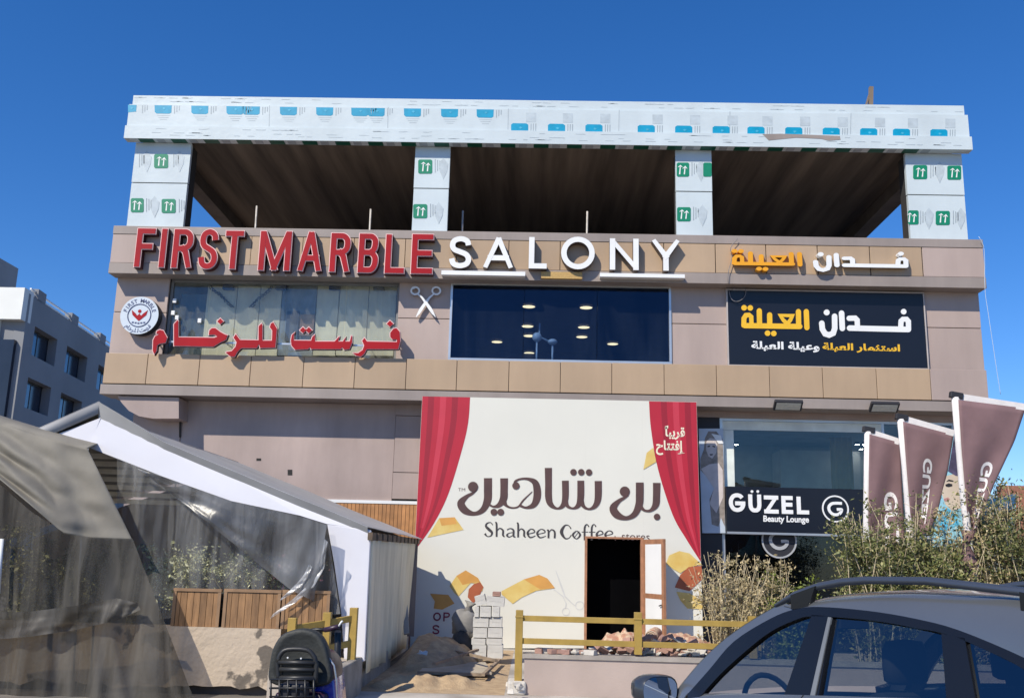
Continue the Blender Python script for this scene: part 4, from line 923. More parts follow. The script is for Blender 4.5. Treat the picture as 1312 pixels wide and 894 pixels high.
# ------------------------------------------------------------------ plants
def leaf_mat(name, col, isl=.35):
    return mat(name, col, .6, .2, 3, island=isl)
STEM_G = mat('green_brown_stem', (.10, .085, .045), .8, .2, 6); STEM_D = mat('dry_stem', (.50, .41, .26), .8, .25, 6)
def shrub(name, label, cat, base, h, w, dp, nst, nleaf, leaf, stem, lsize=.055, low=.25, spread=.35, seed=1, group=None, twig=0, srad=.010):
    rr = random.Random(seed); base = Vector(base); t = thing(name, label, cat, base, group)
    sb = MB(); lb = MB(); paths = []
    for i in range(nst):
        b0 = base+Vector((rr.uniform(-.5, .5)*w*.55, rr.uniform(-.5, .5)*dp*.55, 0))
        hh = h*rr.uniform(.62, 1.0); e = b0+Vector((rr.uniform(-.5, .5)*w*spread*2, rr.uniform(-.5, .5)*dp*spread*2, hh))
        mid = (b0+e)/2+Vector((rr.uniform(-.1, .1)*w, rr.uniform(-.1, .1)*dp, hh*.08))
        P = [b0, b0.lerp(mid, .5)+Vector((rr.uniform(-.03, .03),)*3), mid, mid.lerp(e, .5)+Vector((rr.uniform(-.05, .05), rr.uniform(-.05, .05), 0)), e]
        P = [Vector(q) for q in smooth_pts([tuple(q) for q in P], k=2)]; paths.append(P)
        sb.tube(P, [srad*(1.1-.8*k/(len(P)-1)) for k in range(len(P))], 5)
        for q in range(twig):
            k = rr.randint(2, len(P)-2); o = P[k]; d = Vector((rr.uniform(-1, 1), rr.uniform(-1, 1), rr.uniform(.1, 1.1))).normalized()*rr.uniform(.12, .4)
            sb.tube([o, o+d*.5+Vector((0, 0, .02)), o+d], [srad*.5, srad*.4, srad*.2], 4); paths.append([o, o+d*.6, o+d])
    def leafq(p, s):
        s *= rr.choice((.6, .8, 1, 1, 1.3))
        d = Vector((rr.gauss(0, 1), rr.gauss(0, 1), rr.gauss(.2, .8))).normalized(); n = Vector((rr.gauss(0, 1), rr.gauss(0, 1), rr.gauss(0, 1)))
        n = (n-d*n.dot(d)).normalized()
        lb.add([p, p+d*s*.5+n*s*.22, p+d*s, p+d*s*.5-n*s*.22], [(0, 1, 2, 3)], rr.choice((0, 0, 0, 1, 1, 2)))
    ncl = max(6, nleaf//26)
    for c in range(ncl):
        P = rr.choice(paths); u = rr.uniform(low, 1)*(len(P)-1); k = min(int(u), len(P)-2); p = P[k].lerp(P[k+1], u-k)
        cs = rr.choice((.035, .05, .07, .11, .15))*max(.6, min(1.2, w))
        for j in range(26):
            leafq(p+Vector((rr.gauss(0, cs), rr.gauss(0, cs), rr.gauss(0, cs*.8))), lsize*rr.uniform(.6, 1.35))
    sb.build('stems', stem, t, fix=False); lb.build('foliage', leaf, t, fix=False)
    return t
OL = [leaf_mat('olive_leaf', (.14, .155, .045)), leaf_mat('yellow_olive_leaf', (.24, .22, .085)), leaf_mat('dark_olive_leaf', (.065, .08, .022))]
DR = [leaf_mat('straw_leaf', (.46, .37, .20)), leaf_mat('tan_leaf', (.36, .28, .14)), leaf_mat('dull_olive_leaf', (.19, .17, .07))]
GR = [leaf_mat('green_leaf', (.16, .20, .025)), leaf_mat('light_green_leaf', (.24, .27, .05)), leaf_mat('dark_green_leaf', (.04, .06, .012))]
HD = [leaf_mat('hedge_leaf', (.14, .145, .06)), leaf_mat('hedge_light_leaf', (.24, .235, .10)), leaf_mat('hedge_dark_leaf', (.07, .075, .03))]
PL = [leaf_mat('pale_leaf', (.42, .42, .20)), leaf_mat('cream_leaf', (.55, .54, .34)), leaf_mat('mid_leaf', (.11, .12, .05))]
G = 'shrubs in front of the beauty lounge'
def gx(px, Y, y=740): return at(px, y, Y).x
shrub('dry_shrub', 'tall dry straw coloured shrub between the hoarding and the green shrub', 'shrub', (gx(938, 14.3), 14.3, .05), 1.95, 1.0, .6, 70, 5600, DR, STEM_D, .045, .15, .42, 11, G, 2, .009)
shrub('dry_shrub', 'pale dry shrub directly in front of the ringed letter disc', 'shrub', (gx(978, 14.6), 14.6, .05), 1.9, .8, .6, 56, 4200, DR, STEM_D, .045, .15, .42, 12, G, 2, .009)
shrub('green_shrub', 'small fresh green shrub right of the dry straw shrubs', 'shrub', (gx(1016, 14.4), 14.4, .05), 1.62, .75, .6, 26, 7000, GR, STEM_G, .05, .3, .42, 13, G, 1)
for i, (px, h, w, sd, lb, mm) in enumerate(((1124, 2.45, .95, 21, 'olive shrub below the leftmost flag', OL), (1165, 2.75, 1.15, 22, 'tallest olive shrub with bare pale twigs below the middle flag', OL), (1212, 2.1, 1.0, 23, 'olive shrub below the printed face', OL), (1262, 2.55, 1.1, 24, 'dense tan shrub just right of the crumpled flag tail', DR), (1305, 2.95, 1.3, 25, 'green shrub at the right edge of the photo', OL), (1345, 2.9, 1.2, 26, 'olive shrub just beyond the right edge', OL))):
    shrub('olive_shrub', lb, 'shrub', (gx(px, 14.2+.15*(i % 2)), 14.2+.15*(i % 2), .05), h+.10, w, .85, 40, 15000, mm, STEM_D, .052, .12, .45, sd, G, 5, .011)

# ------------------------------------------------------------------ flags
fabric = mat('mauve_fabric', (.19, .112, .115), .8, .12, 3, .2, 8); edgew = mat('white_sleeve', (.70, .66, .64), .7, .08, 6, .2, 14)
def flag(label, pole, arm, poly, Y, txt, tail=None):
    t = thing('feather_flag', label, 'flag', (at(pole[-1][0], 740, Y).x, Y, .05), 'feather flags by the shrubs')
    P = [at(x, y, Y) for x, y in pole]; bot = Vector((P[-1].x+.05, Y, .05))
    b = MB(); b.tube(P+[bot], [.055]*len(P)+[.05], 10); b.build('pole_sleeve', edgew, t)
    b = MB(); a0, a1 = at(*arm[0], Y), at(*arm[1], Y-.05); b.beam(a0, a1, .03, .10); b.build('top_arm', edgew, t)
    b = MB(); c = at(pole[0][0], pole[0][1]-3, Y); b.beam(c-Vector((.08, 0, -.01)), c+Vector((.10, 0, -.02)), .09, .09); b.build('top_bracket', M['ink'], t, bevel=.01)
    # fabric: rows between the hoist and the free edge
    H, Fr = poly; n = 22; rows = []
    def along(L, u):
        d = [0]
        for i in range(1, len(L)): d.append(d[-1]+math.dist(L[i], L[i-1]))
        s = u*d[-1]
        for i in range(1, len(L)):
            if s <= d[i]+1e-9:
                k = (s-d[i-1])/max(1e-9, d[i]-d[i-1]); return (L[i-1][0]+(L[i][0]-L[i-1][0])*k, L[i-1][1]+(L[i][1]-L[i-1][1])*k)
        return L[-1]
    def fpt(u, v):
        a = along(H, v); c = along(Fr, v); x = a[0]+(c[0]-a[0])*u; y = a[1]+(c[1]-a[1])*u
        return x, y, Y-.06-.07*math.sin(u*3.0+v*4+.4)*v+.022*math.sin(u*9+v*5)*(.3+v)
    for j in range(n+1): rows.append([at(*fpt(i/18, j/n)) for i in range(19)])
    b = MB(); b.grid(rows, 0); fo = b.build('fabric', fabric, t)
    sd = fo.modifiers.new('thickness', 'SOLIDIFY'); sd.thickness = .006; sd.offset = 0
    if txt:
        s, v0, v1, u0, u1 = txt; b = MB()
        def tf(u, v):
            x, y, yy = fpt(u0+(u1-u0)*v, v0+(v1-v0)*u); return at(x, y, yy-.008)
        text_box(b, s, tf, 0, .03); b.build('lettering', edgew, t, fix=False)
    if tail:
        b = MB(); b.tube([at(x, y, Y-.03) for x, y, r in tail], [r for x, y, r in tail], 9); b.build('crumpled_tail', fabric, t)
    return t
flag('mauve feather flag with white sleeve, leftmost and lowest of the row', [(1112, 553), (1111, 620), (1110, 700)], [(1112, 553), (1152, 566)], ([(1114, 556), (1113, 625), (1112, 700)], [(1153, 567), (1156, 630), (1160, 695)]), 15.3, ('GUZEL', .50, 1.3, .45, .85))
flag('mauve feather flag with mirrored white lettering, middle one of the row', [(1154, 537), (1160, 600), (1167, 690)], [(1156, 536), (1222, 555)], ([(1157, 540), (1162, 605), (1169, 690)], [(1222, 557), (1215, 600), (1203, 650), (1192, 680)]), 15.0, ('GUZEL', .28, .90, .62, .40))
flag('largest mauve feather flag with crumpled foot, rightmost of the row', [(1224, 509), (1229, 570), (1235, 640), (1241, 690)], [(1226, 508), (1316, 522)], ([(1228, 512), (1232, 575), (1238, 645), (1242, 690)], [(1314, 523), (1300, 565), (1273, 622), (1246, 692)]), 14.2, ('GUZEL', .42, .92, .78, .48), [(1240, 680, .10), (1238, 700, .06), (1240, 715, .12), (1244, 732, .13), (1245, 750, .12), (1246, 770, .05)])
# printed banner with a face
T = thing('face_banner', 'pale blue banner printed with a woman\'s face between the middle and right flags', 'banner', (at(1240, 740, 14.6).x, 14.6, .05))
b = MB(); b.tube([at(1226, 553, 14.66), at(1232, 690, 14.66), Vector((at(1233, 690, 14.66).x, 14.66, .05))], .035, 8); b.build('pole', edgew, T)
b = MB(); Y = 14.6
b.prism([at(x, y, Y) for x, y in ((1215, 604), (1223, 556), (1255, 560), (1262, 640), (1302, 632), (1300, 700), (1193, 700), (1203, 652))], (0, .02, 0)); b.build('sheet', mat('turquoise_print', (.30, .58, .70), .6, .35, 2), T)
b = MB()
pf = lambda P, d, m: b.add([at(1060+x/3.31, 490+y/3.31, Y-d) for x, y in P], [list(range(len(P)))], m)
pf([(496, 430), (506, 395), (545, 385), (590, 400), (600, 470), (570, 530), (530, 545), (500, 515), (485, 470)], .003, 0)
pf([(512, 375), (522, 320), (538, 222), (600, 232), (610, 400), (545, 395)], .005, 1)
pf([(500, 432), (515, 426), (530, 430), (530, 438), (515, 442), (503, 440)], .007, 2); pf([(503, 420), (515, 410), (535, 415), (535, 420), (515, 417)], .007, 2)
pf([(494, 492), (512, 486), (520, 494), (505, 502), (494, 500)], .007, 3); pf([(500, 525), (540, 550), (560, 600), (480, 640), (470, 560)], .004, 4)
b.build('face_print', [mat('face_skin', (.62, .52, .42), .6, .05, 4), mat('hair_print', (.07, .06, .12), .6, .5, 9), M['ink'], mat('lip_print', (.5, .25, .24), .6), mat('bright_blue_print', (.10, .45, .68), .6, .3, 6)], T, fix=False)

# ------------------------------------------------------------------ yellow railings, parapet wall, rubble
yel = mat('ochre_paint', (.36, .235, .05), .55, .15, 6, .1, 30)
def post(parent, px, yt, yb, Y, w=.105, zb=None):
    p0 = at(px, yb, Y); p1 = at(px, yt, Y); b = MB(); z0 = p0.z if zb is None else zb
    b.box(p0.x-w/2, p0.x+w/2, Y-w/2, Y+w/2, z0, p1.z); b.box(p0.x-w/2-.006, p0.x+w/2+.006, Y-w/2-.006, Y+w/2+.006, p1.z-.10, p1.z-.075); return b.build('post', yel, parent, bevel=.005)
RY = 13.62
T = thing('railing', 'ochre yellow railing along the low wall in front of the hoarding', 'railing', (at(740, 838, RY).x, RY, 0))
post(T, 663.5, 781, 884, RY, .10); post(T, 817.5, 784, 838, RY, .10); post(T, 965, 789, 843, RY, .10)
for a, c in (((668, 791.5), (975, 800)), ((668, 820.5), (975, 829.5))):
    b = MB(); p, q = at(*a, RY), at(*c, RY); b.beam(p, q, .05, .075); b.build('rail', yel, T, bevel=.004)
wl0 = at(672, 840, 13.7).x; wzt = at(740, 839, 13.55).z
T = thing('low_wall', 'low mauve rendered wall with grey coping under the yellow railing', 'wall', (wl0+3, 13.7, 0))
b = MB(); b.box(wl0, 14.0, 13.55, 13.8, 0, wzt-.055); b.build('wall', mat('pink_render', (.43, .34, .29), .85, .10, 1.5, .15, 40), T)
b = MB(); b.box(wl0-.02, 14.02, 13.53, 13.82, wzt-.053, wzt); b.build('coping', mat('grey_coping', (.33, .29, .25), .85, .2, 4, .15, 30), T)
RX = mat('terracotta', (.40, .235, .185), .9, .25, 6, .2, 40, island=.25); WX = mat('pale_stone', (.58, .54, .48), .9, .12, 4, .2, 30, island=.15)
def brick_mesh(kind, rr):
    b = MB(); s = {'brick': (.20, .10, .065), 'chip': (.11, .10, .06), 'tile': (.16, .15, .025)}[kind]
    n = [Vector((i*s[0]/2*(1+rr.uniform(-.12, .12)), j*s[1]/2*(1+rr.uniform(-.12, .12)), k*s[2]/2*(1+rr.uniform(-.12, .12)))) for k in (-1, 1) for j in (-1, 1) for i in (-1, 1)]
    b.add(n, [(0, 2, 3, 1), (4, 5, 7, 6), (0, 1, 5, 4), (2, 6, 7, 3), (0, 4, 6, 2), (1, 3, 7, 5)]); return b
protos = []
rr = random.Random(5)
for kind, m, lb in (('brick', RX, 'red brick among the heap of loose bricks in front of the dark doorway'), ('chip', RX, 'broken red brick end among the loose bricks before the doorway'), ('tile', WX, 'broken pale tile among the loose bricks before the doorway'), ('brick', WX, 'pale grey brick among the loose bricks before the doorway')):
    o = brick_mesh(kind, rr).build({'tile': 'broken_tile'}.get(kind, 'loose_brick'), m, None, (0, 0, 0), lb, 'brick' if kind != 'tile' else 'tile', 'loose bricks before the doorway', bevel=.006); protos.append(o)
used = set()
def toss(k, loc, flat=.3, rz=None):
    o = protos[k] if k not in used else protos[k].copy()
    if k in used: COL.objects.link(o)
    used.add(k); o.location = loc; o.rotation_euler = (rr.uniform(-flat, flat), rr.uniform(-flat, flat), rr.uniform(0, 6.28) if rz is None else rz); return o
for i in range(170):
    px = rr.triangular(755, 925, 840) if i > 18 else rr.uniform(688, 760); Y = 13.85+abs(rr.gauss(0, .55)) if i > 18 else 13.66+rr.uniform(-.05, .08)
    hgt = (wzt+.03+max(0, .22*math.exp(-((px-840)/70)**2)-.16*(Y-13.85))*rr.uniform(.1, 1)) if i > 18 else wzt+.035
    if Y > 14.3: hgt = min(hgt, .42)
    toss(rr.choice((0, 0, 1, 1, 2, 3, 1, 2)), (at(px, 830, Y).x, Y, hgt), .6 if i > 18 else .05)
sm_ = thing('rubble_bed', 'dusty bed of sand and crumbs under the loose bricks before the doorway', 'rubble', (at(830, 830, 14.6).x, 14.6, .08))
b = MB(); rows = []
for j in range(13):
    row = []
    for i in range(31):
        u, v = i/30, j/12; x = at(690, 830, 14).x+u*3.2; y = 13.82+v*1.7
        row.append(Vector((x, y, .085+max(0, (.34+.22*math.exp(-((u-.62)/.25)**2))*(1-v)**.8*min(1, u*6, (1-u)*8)+.05*noise.noise(Vector((x*3, y*3, 0)))))))
    rows.append(row)
b.grid(rows); b.build('heap', mat('rubble_dust', (.42, .33, .26), .95, .0, 9, .5, 40, col2=(.24, .13, .10)), sm_)
# rolled rugs on the rubble
rug = mat('patterned_rug', (.56, .40, .27), .9, .0, 14, .2, 50, col2=(.40, .20, .13), thr=(.42, .55)); rugw = mat('rug_backing', (.55, .45, .34), .9, .1, 8)
def rolled(px, y, Y, L, r, rz, lb):
    c = at(px, y, Y); t = thing('rolled_rug', lb, 'rug', (c.x, Y, c.z-r), 'rolled rugs on the rubble heap'); d = Vector((math.cos(rz), math.sin(rz), .06)); b = MB()
    P = [c+d*(L*(k/10-.5))+Vector((0, 0, -.05*(k/10-.5)**2)) for k in range(11)]; b.tube(P, [r*(1+.07*math.sin(k*1.7)) for k in range(11)], 14); b.build('roll', rug, t)
    e = P[0] if math.sin(rz) > 0 else P[-1]; dd = -d if math.sin(rz) > 0 else d; a = dd.cross(Vector((0, 0, 1))).normalized(); u = a.cross(dd); b = MB()
    sp = [e+dd*.012+(a*math.cos(k*.5)+u*math.sin(k*.5))*r*(1-k/46) for k in range(44)]; b.tube(sp, .007, 5); b.build('spiral_edge', rugw, t)
rolled(838, 812, 14.15, .38, .085, 1.25, 'rolled rug showing its spiral end behind the railing post')
for px, y, Y, w_, d_, h_, lb in ((802, 819, 14.3, .42, .30, .20, 'crumpled patterned cloth heaped left of the middle railing post'), (868, 818, 14.25, .50, .3, .17, 'crumpled patterned cloth spread right of the railing post'), (897, 824, 14.4, .34, .26, .13, 'small crumpled patterned cloth at the right end of the heap')):
    c = at(px, y, Y); rows = []
    for j in range(13):
        v = j/12; row = []
        for i in range(40):
            t = 2*math.pi*i/40; r = math.sin(math.pi/2*v); q = Vector((math.cos(t)*r, math.sin(t)*r, 1.2*v))
            k = 1+.30*noise.noise(q*2.3+c)+.16*noise.noise(q*6+c); row.append(Vector((c.x+w_*r*math.cos(t)*k, Y+d_*r*math.sin(t)*k, c.z-.10+h_*math.cos(math.pi/2*v)*(1+.5*noise.noise(q*4+c*2))-.05*v)))
        rows.append(row)
    b = MB(); b.grid(rows, 0, True, True); b.build('crumpled_cloth', rug, None, (c.x, Y, c.z-.15), lb, 'cloth', 'crumpled cloths on the rubble heap')
for i in range(60):
    px = rr.triangular(770, 918, 850); Y = 13.83+abs(rr.gauss(0, .12)); toss(rr.choice((0, 1, 1, 2, 2, 3)), (at(px, 830, Y).x, Y, wzt+.02+rr.uniform(0, .07)), .7)
# white rubble around the first post
for i in range(26):
    px = rr.uniform(648, 678); y = rr.uniform(846, 892); p = atz(px, y, .08)
    if p.y > 14.2: continue
    b = brick_mesh('chip', rr); b.v = [q*rr.uniform(.4, 1.1) for q in b.v]
    o = b.build('rubble_stone', WX, None, (0, 0, 0), 'pale broken stone in the small pile at the foot of the first railing post', 'stone', 'rubble at the railing post foot'); o.location = (p.x, p.y, .08+rr.uniform(0, .12)); o.rotation_euler = (0, 0, rr.uniform(0, 6))
b = MB(); b.box(at(650, 880, 13.5).x, at(674, 880, 13.5).x, 13.5, 13.9, .046, .22); b.build('stone_footing', WX, None, (at(660, 880, 13.5).x, 13.6, .04), 'rough pale footing block under the first yellow railing post', 'footing', bevel=.03)

# stacked blocks
bm_ = mat('limestone_block', (.56, .54, .50), .9, .12, 5, .25, 40)
SY = 17.3
def block(px0, px1, yt, yb, lb, m=bm_, tilt=0, dy=0):
    x0, x1, z0, z1 = rect(px0, px1, yt, yb, SY+dy); w, h = (x1-x0)/2, (z1-z0)/2; b = MB(); b.box(-w, w, 0, .34, -h, h); b.box(-w*.6, w*.6, -.004, .0, -h*.03, h*.03)
    o = b.build('building_block', m, None, (0, 0, 0), lb, 'block', 'pale blocks stacked by the hoarding', bevel=.012); o.location = ((x0+x1)/2, SY+dy, (z0+z1)/2); o.rotation_euler = (0, tilt, 0); return o
rowsB = [(605, 623, 624.5, 644, 826, 843), (604, 622, 623.5, 643, 817.5, 825.5), (606, 624, 625, 643.5, 804, 816.5), (606, 626, 627, 643, 790.5, 803)]
nm = ['bottom', 'second', 'third', 'fourth']
for (a, c, d, e, yt, yb), n in zip(rowsB, nm):
    block(a, c, yt, yb, 'pale building block, left one of the %s row of the stack' % n, dy=rr.uniform(0, .04)); block(d, e, yt, yb, 'pale building block, right one of the %s row of the stack' % n, dy=rr.uniform(0, .04))
for i, (a, c) in enumerate(((608, 613.5), (615, 629), (631, 640))): block(a, c, 776.5, 790, 'pale building block standing in the upright row, ' + ['narrow one at the left', 'widest one', 'one at the right'][i])
block(609, 622, 762, 775, 'pale building block lying tilted at the top left of the stack', tilt=-.28); block(623, 646, 764, 776, 'pale building block at the top right of the stack', tilt=.06); block(631, 641, 758, 763.4, 'small red brick crowning the block stack', RX)
# bagged bundle beside the stack
T = thing('cement_sack', 'upper bulging grey sack leaning between the hoarding and the block stack', 'sack', at(592, 810, 18.2), 'grey sacks by the block stack')
sk = mat('grey_sack', (.24, .23, .22), .85, .2, 4, .4, 9)
b = MB(); c = at(595, 798, 18.3); b.ball(c, .24, .2, .27, 0, 16, 10, .3); b.build('bag', sk, T)
b = MB(); c2_ = at(601, 778, 18.3); b.tube([c2_-Vector((0, 0, .12)), c2_, c2_+Vector((.03, 0, .10))], [.12, .06, .12], 9); b.build('tied_neck', sk, T)
T = thing('cement_sack', 'lower dark sack slumped on the sand behind the block stack', 'sack', at(594, 832, 18.2), 'grey sacks by the block stack')
b = MB(); c = at(594, 822, 18.1); b.ball(c, .22, .2, .2, 0, 16, 10, .35); b.build('bag', mat('dark_sack', (.07, .065, .06), .8, .3, 4, .4, 9), T)
b = MB(); b.tube([c+Vector((.15, -.1, .1)), c+Vector((.22, -.12, .16)), c+Vector((.26, -.12, .14))], [.06, .03, .05], 8); b.build('tied_neck', MATS['dark_sack'], T)
# sand heap
b = MB(); rows = []
X0, X1, Y0, Y1 = -2.3, -.35, 13.45, 20.2
for j in range(101):
    row = []
    for i in range(71):
        u, v = i/70, j/100; x = X0+(X1-X0)*u; y = Y0+(Y1-Y0)*v
        k = max(0, 1-((x+1.75)/.85)**2-((y-17.6)/2.0)**2); k2 = max(0, 1-((x+1.75)/.5)**2-((y-14.0)/.42)**2)+.5*max(0, 1-((x+1.15)/.45)**2-((y-14.3)/.4)**2)
        e = min(1, 6*min(u, 1-u, v, 1-v))
        row.append(Vector((x, y, .046+e*((.40+.10*noise.noise(Vector((x*4, y*3, 7))))*k**.8+.22*min(1, k2*1.6)*(1+.6*noise.noise(Vector((x*6, y*6, 5))))+.05*max(0, noise.noise(Vector((x*2.2, y*2.2, 1))))+(k > 0)*.03*noise.noise(Vector((x*9, y*9, 2)))))))
    rows.append(row)
b.grid(rows); b.build('sand_heap', mat('builders_sand', (.50, .365, .22), .95, .0, 7, .7, 40, col2=(.34, .235, .14)), None, (-1.7, 16.8, .04), 'low heap of brown sand between the marquee and the block stack', 'sand')
for i, (a, c, z, lb) in enumerate((((556, 850), (612, 832), .3, 'long thin pole lying across the sand heap toward the sacks'), ((566, 830), (636, 846), .28, 'second thin pole crossing over the first on the sand'), ((535, 861), (617, 864), .12, 'thin dark batten lying flat in front of the sand heap'), ((619, 864), (640, 845), .14, 'short batten rising from the end of the dark batten'))):
    b = MB(); p, q = atz(*a, z), atz(*c, z); b.beam(p, q, .05, .04); b.build('timber_batten', mat('weathered_batten', (.28, .21, .15), .9, .3, 5), None, p, lb, 'batten', 'battens lying on the sand')
b = MB(); p, q, r_, s_ = atz(537, 862, .10), atz(630, 864, .10), atz(622, 850, .10), atz(548, 850, .10); b.prism([p, q, r_, s_], (0, 0, .03)); b.build('timber_board', mat('pale_board', (.42, .36, .28), .85, .15, 4, .1, 20), None, p, 'wide pale board lying on the path before the sand heap', 'board')
for i, (a, c, lb) in enumerate((((513, 812), (508, 752), 'tall thin board leaning in the shade of the marquee wall'), ((521, 812), (518, 760), 'shorter thin board leaning beside the taller one'))):
    b = MB(); p = at(*a, 18.6); q = at(*c, 19.2); b.beam(p, q, .10, .03, up=Vector((0, 1, 0))); b.build('leaning_board', mat('grey_board', (.34, .33, .32), .8, .2, 4), None, p, lb, 'board', 'boards leaning by the marquee')
bp = at(541, 838, 16.2); b = MB(); b.ball(bp, .09, .07, .06, 0, 10, 7, .6); b.build('crumpled_bag', mat('white_plastic', (.6, .6, .6), .4, .1, 4), None, bp, 'small crumpled white plastic bag on the sand heap', 'plastic bag')

# ------------------------------------------------------------------ left terrace, peeling wall and railing
b = MB(); b.prism([(-3.02, 11.6, 0), (-3.02, 11.6, .47), (-2.34, 11.6, .47), (-2.34, 11.6, 0)], (0, 1.62, 0)); b.box(-14, -2.5, 13.31, 20.4, 0, .30); b.build('side_terrace', mat('cream_screed', (.48, .41, .33), .9, .15, 2, .2, 40), kind='structure')
T = thing('kerb_wall', 'low concrete kerb edging the sandy path below the left railing', 'kerb', (-2.65, 15, 0))
b = MB(); b.box(-2.338, -2.22, 11.55, 13.3, 0, .50); b.box(-2.42, -2.30, 13.302, 16.5, 0, .34); b.build('kerb', mat('rough_concrete', (.30, .27, .235), .95, .25, 3, .4, 25), T, bevel=.02)
T = thing('railing', 'short ochre yellow railing on the terrace edge behind the scooter', 'railing', (-2.85, 13.2, .295))
PP = [(454, 778, 12.9), (420, 784, 12.6), (375.5, 791, 12.25)]
tops = []
for px, y, Y in PP:
    p = at(px, y, Y); tops.append(p); b = MB(); b.box(p.x-.05, p.x+.05, Y-.05, Y+.05, .47, p.z); b.build('post', yel, T, bevel=.005)
for dz_ in (.13, .44):
    for i in range(2):
        b = MB(); b.beam(tops[i]-Vector((-.0, .0, dz_)), tops[i+1]-Vector((-.0, 0, dz_)), .045, .08); b.build('rail', yel, T, bevel=.004)
peel = mat('peeling_plaster', (.52, .42, .315), .9, .0, 2.1, .5, 18, col2=(.15, .125, .10), thr=(.37, .40), detail=7)
T = thing('peeling_wall', 'low cream wall with peeling patches under the marquee planters', 'wall', (-6, 13.1, 0))
b = MB(); wt = at(300, 804, 13.0).z; rows = []
nx = 90
bot = [(.10+.10*noise.noise(Vector((i*.35, 3, 0)))+.05*noise.noise(Vector((i*1.3, 8, 0)))) for i in range(nx+1)]
for i in range(nx+1):
    x = -14+(14-3.26)*i/nx; rows.append([Vector((x, 13.0+.012*noise.noise(Vector((x*3, k, 0))), bot[i]+(wt-bot[i])*k/6)) for k in range(7)]+[Vector((x, 13.3, wt)), Vector((x, 13.29, bot[i]))])
b.grid(rows, 0, False, True); b.build('render_face', peel, T)
b = MB(); b.box(-13.95, -3.28, 13.1, 13.28, 0, .3); b.build('dark_footing', M['dconc'], T)

# ------------------------------------------------------------------ marquee
ridge = at(128, 534, 13.3); eave = at(475, 679, 13.3); backY = 19.8
sl = (eave.z-ridge.z)/(eave.x-ridge.x)
T = thing('marquee', 'white gabled marquee with clear plastic front left of the hoarding', 'marquee', (-5, 16, .3))
tarp = mat('white_pvc', (.70, .69, .73), .45, .04, 1.2, .15, 2.5); roofm = mat('grey_pvc', (.36, .355, .35), .6, .12, 1.5, .25, 3)
b = MB(); rows = []
tip = at(97, 512, 12.55)
for j in range(14):
    v = j/13; Y = 13.22+(backY-13.22)*v; row = []
    for i in range(17):
        u = i/16; x = ridge.x+(eave.x-.03-ridge.x)*u; z = ridge.z+sl*(x-ridge.x)+.03+.17*max(0, 1-u/.25)*max(0, 1-v/.14)+.02*noise.noise(Vector((u*4, v*6, 3)))-.09*math.sin(math.pi*v)*math.sin(math.pi*u)*.6
        row.append(Vector((x, Y, z)))
    rows.append(row)
b.grid(rows, 0, False); b.grid([rows[0], [Vector((p.x, 13.31, ridge.z+sl*(p.x-ridge.x)-.13)) for p in rows[0]]], 0, False)
rows2 = []
for j in range(8):
    v = j/7; Y = 13.22+(backY-13.22)*v; rows2.append([Vector((ridge.x-5.5*u, Y, ridge.z+.03+.17*max(0, 1-u/.2)*max(0, 1-v/.14)-2.0*u)) for u in (0, .25, .5, .75, 1)])
b.grid(rows2); b.grid([rows2[0], [p+Vector((0, .01, -.17)) for p in rows2[0]]])
o = b.build('roof', roofm, T, fix=False); sd = o.modifiers.new('thickness', 'SOLIDIFY'); sd.thickness = .01
b = MB()
UP = [(129, 535), (208, 567), (296, 609), (384.5, 648.5), (475, 679)]; LO = [(114, 573), (208, 610), (296, 641.5), (384, 660), (419, 671)]
for i in range(4): b.prism([at(*UP[i], 13.27), at(*UP[i+1], 13.27), at(*LO[i+1], 13.25), at(*LO[i], 13.25)], (0, .05, 0))
b.prism([at(x, y, 13.262) for x, y in ((129, 535), (114, 573), (60, 590), (20, 585), (40, 566), (85, 552))], (0, .05, 0)); b.build('valance', tarp, T)
b = MB(); b.prism([at(x, y, 13.255) for x, y in ((419, 671), (475, 679), (472, 740), (467, 847), (441, 847), (437, 786), (428, 722))], (0, .08, 0)); b.build('leg_panel', tarp, T, bevel=.01)
b = MB(); rows = []
ec = Vector((eave.x, 13.36, eave.z-.03)); be = at(534, 690, backY)
for i in range(41):
    u = i/40; top = ec.lerp(be, u); off = .035*math.sin(u*44)+.02*math.sin(u*97+1); base_ = Vector((at(470, 825, 13.4).x, 13.36, .28)).lerp(Vector((at(522, 812, backY).x, backY, .1)), u)
    rows.append([top.lerp(base_, k/8)+Vector((off*(.3+.7*k/8), 0, 0)) for k in range(9)])
b.grid(rows); o = b.build('side_wall', mat('beige_canvas', (.90, .82, .62), .85, .0, 1.6, .3, 10, col2=(.66, .59, .43), stretch=(3, 3, .6)), T); sd = o.modifiers.new('thickness', 'SOLIDIFY'); sd.thickness = .008
b = MB()
for i in range(12): 
    u = i/11; q = ec.lerp(be, u); b.box(q.x-.02, q.x+.045, q.y-.16, q.y+.16, q.z-.10, q.z-.0)
b.build('eave_lacing', mat('brown_lacing', (.13, .09, .06), .8, .3, 5), T)
for i in range(7):
    b = MB(); q = [(112, 583), (119, 593), (125, 603), (130, 613), (135, 623), (139, 632), (143, 641)][i]; p = at(*q, 13.6+.38*i); b.beam(p-Vector((.6, 0, 0)), p+Vector((min(1.5, max(.3, (p.z-ridge.z-.05)/sl+ridge.x-p.x-.25)), 0, -.02)), .05, .07); b.build('rafter', mat('pale_batten', (.74, .70, .62), .7, .15, 4), T)
for x, z in ((eave.x-.1, eave.z-.1),):
    b = MB(); b.box(x-.04, x+.04, 13.34, 13.42, .3, z); b.build('pole', M['alu'], T)
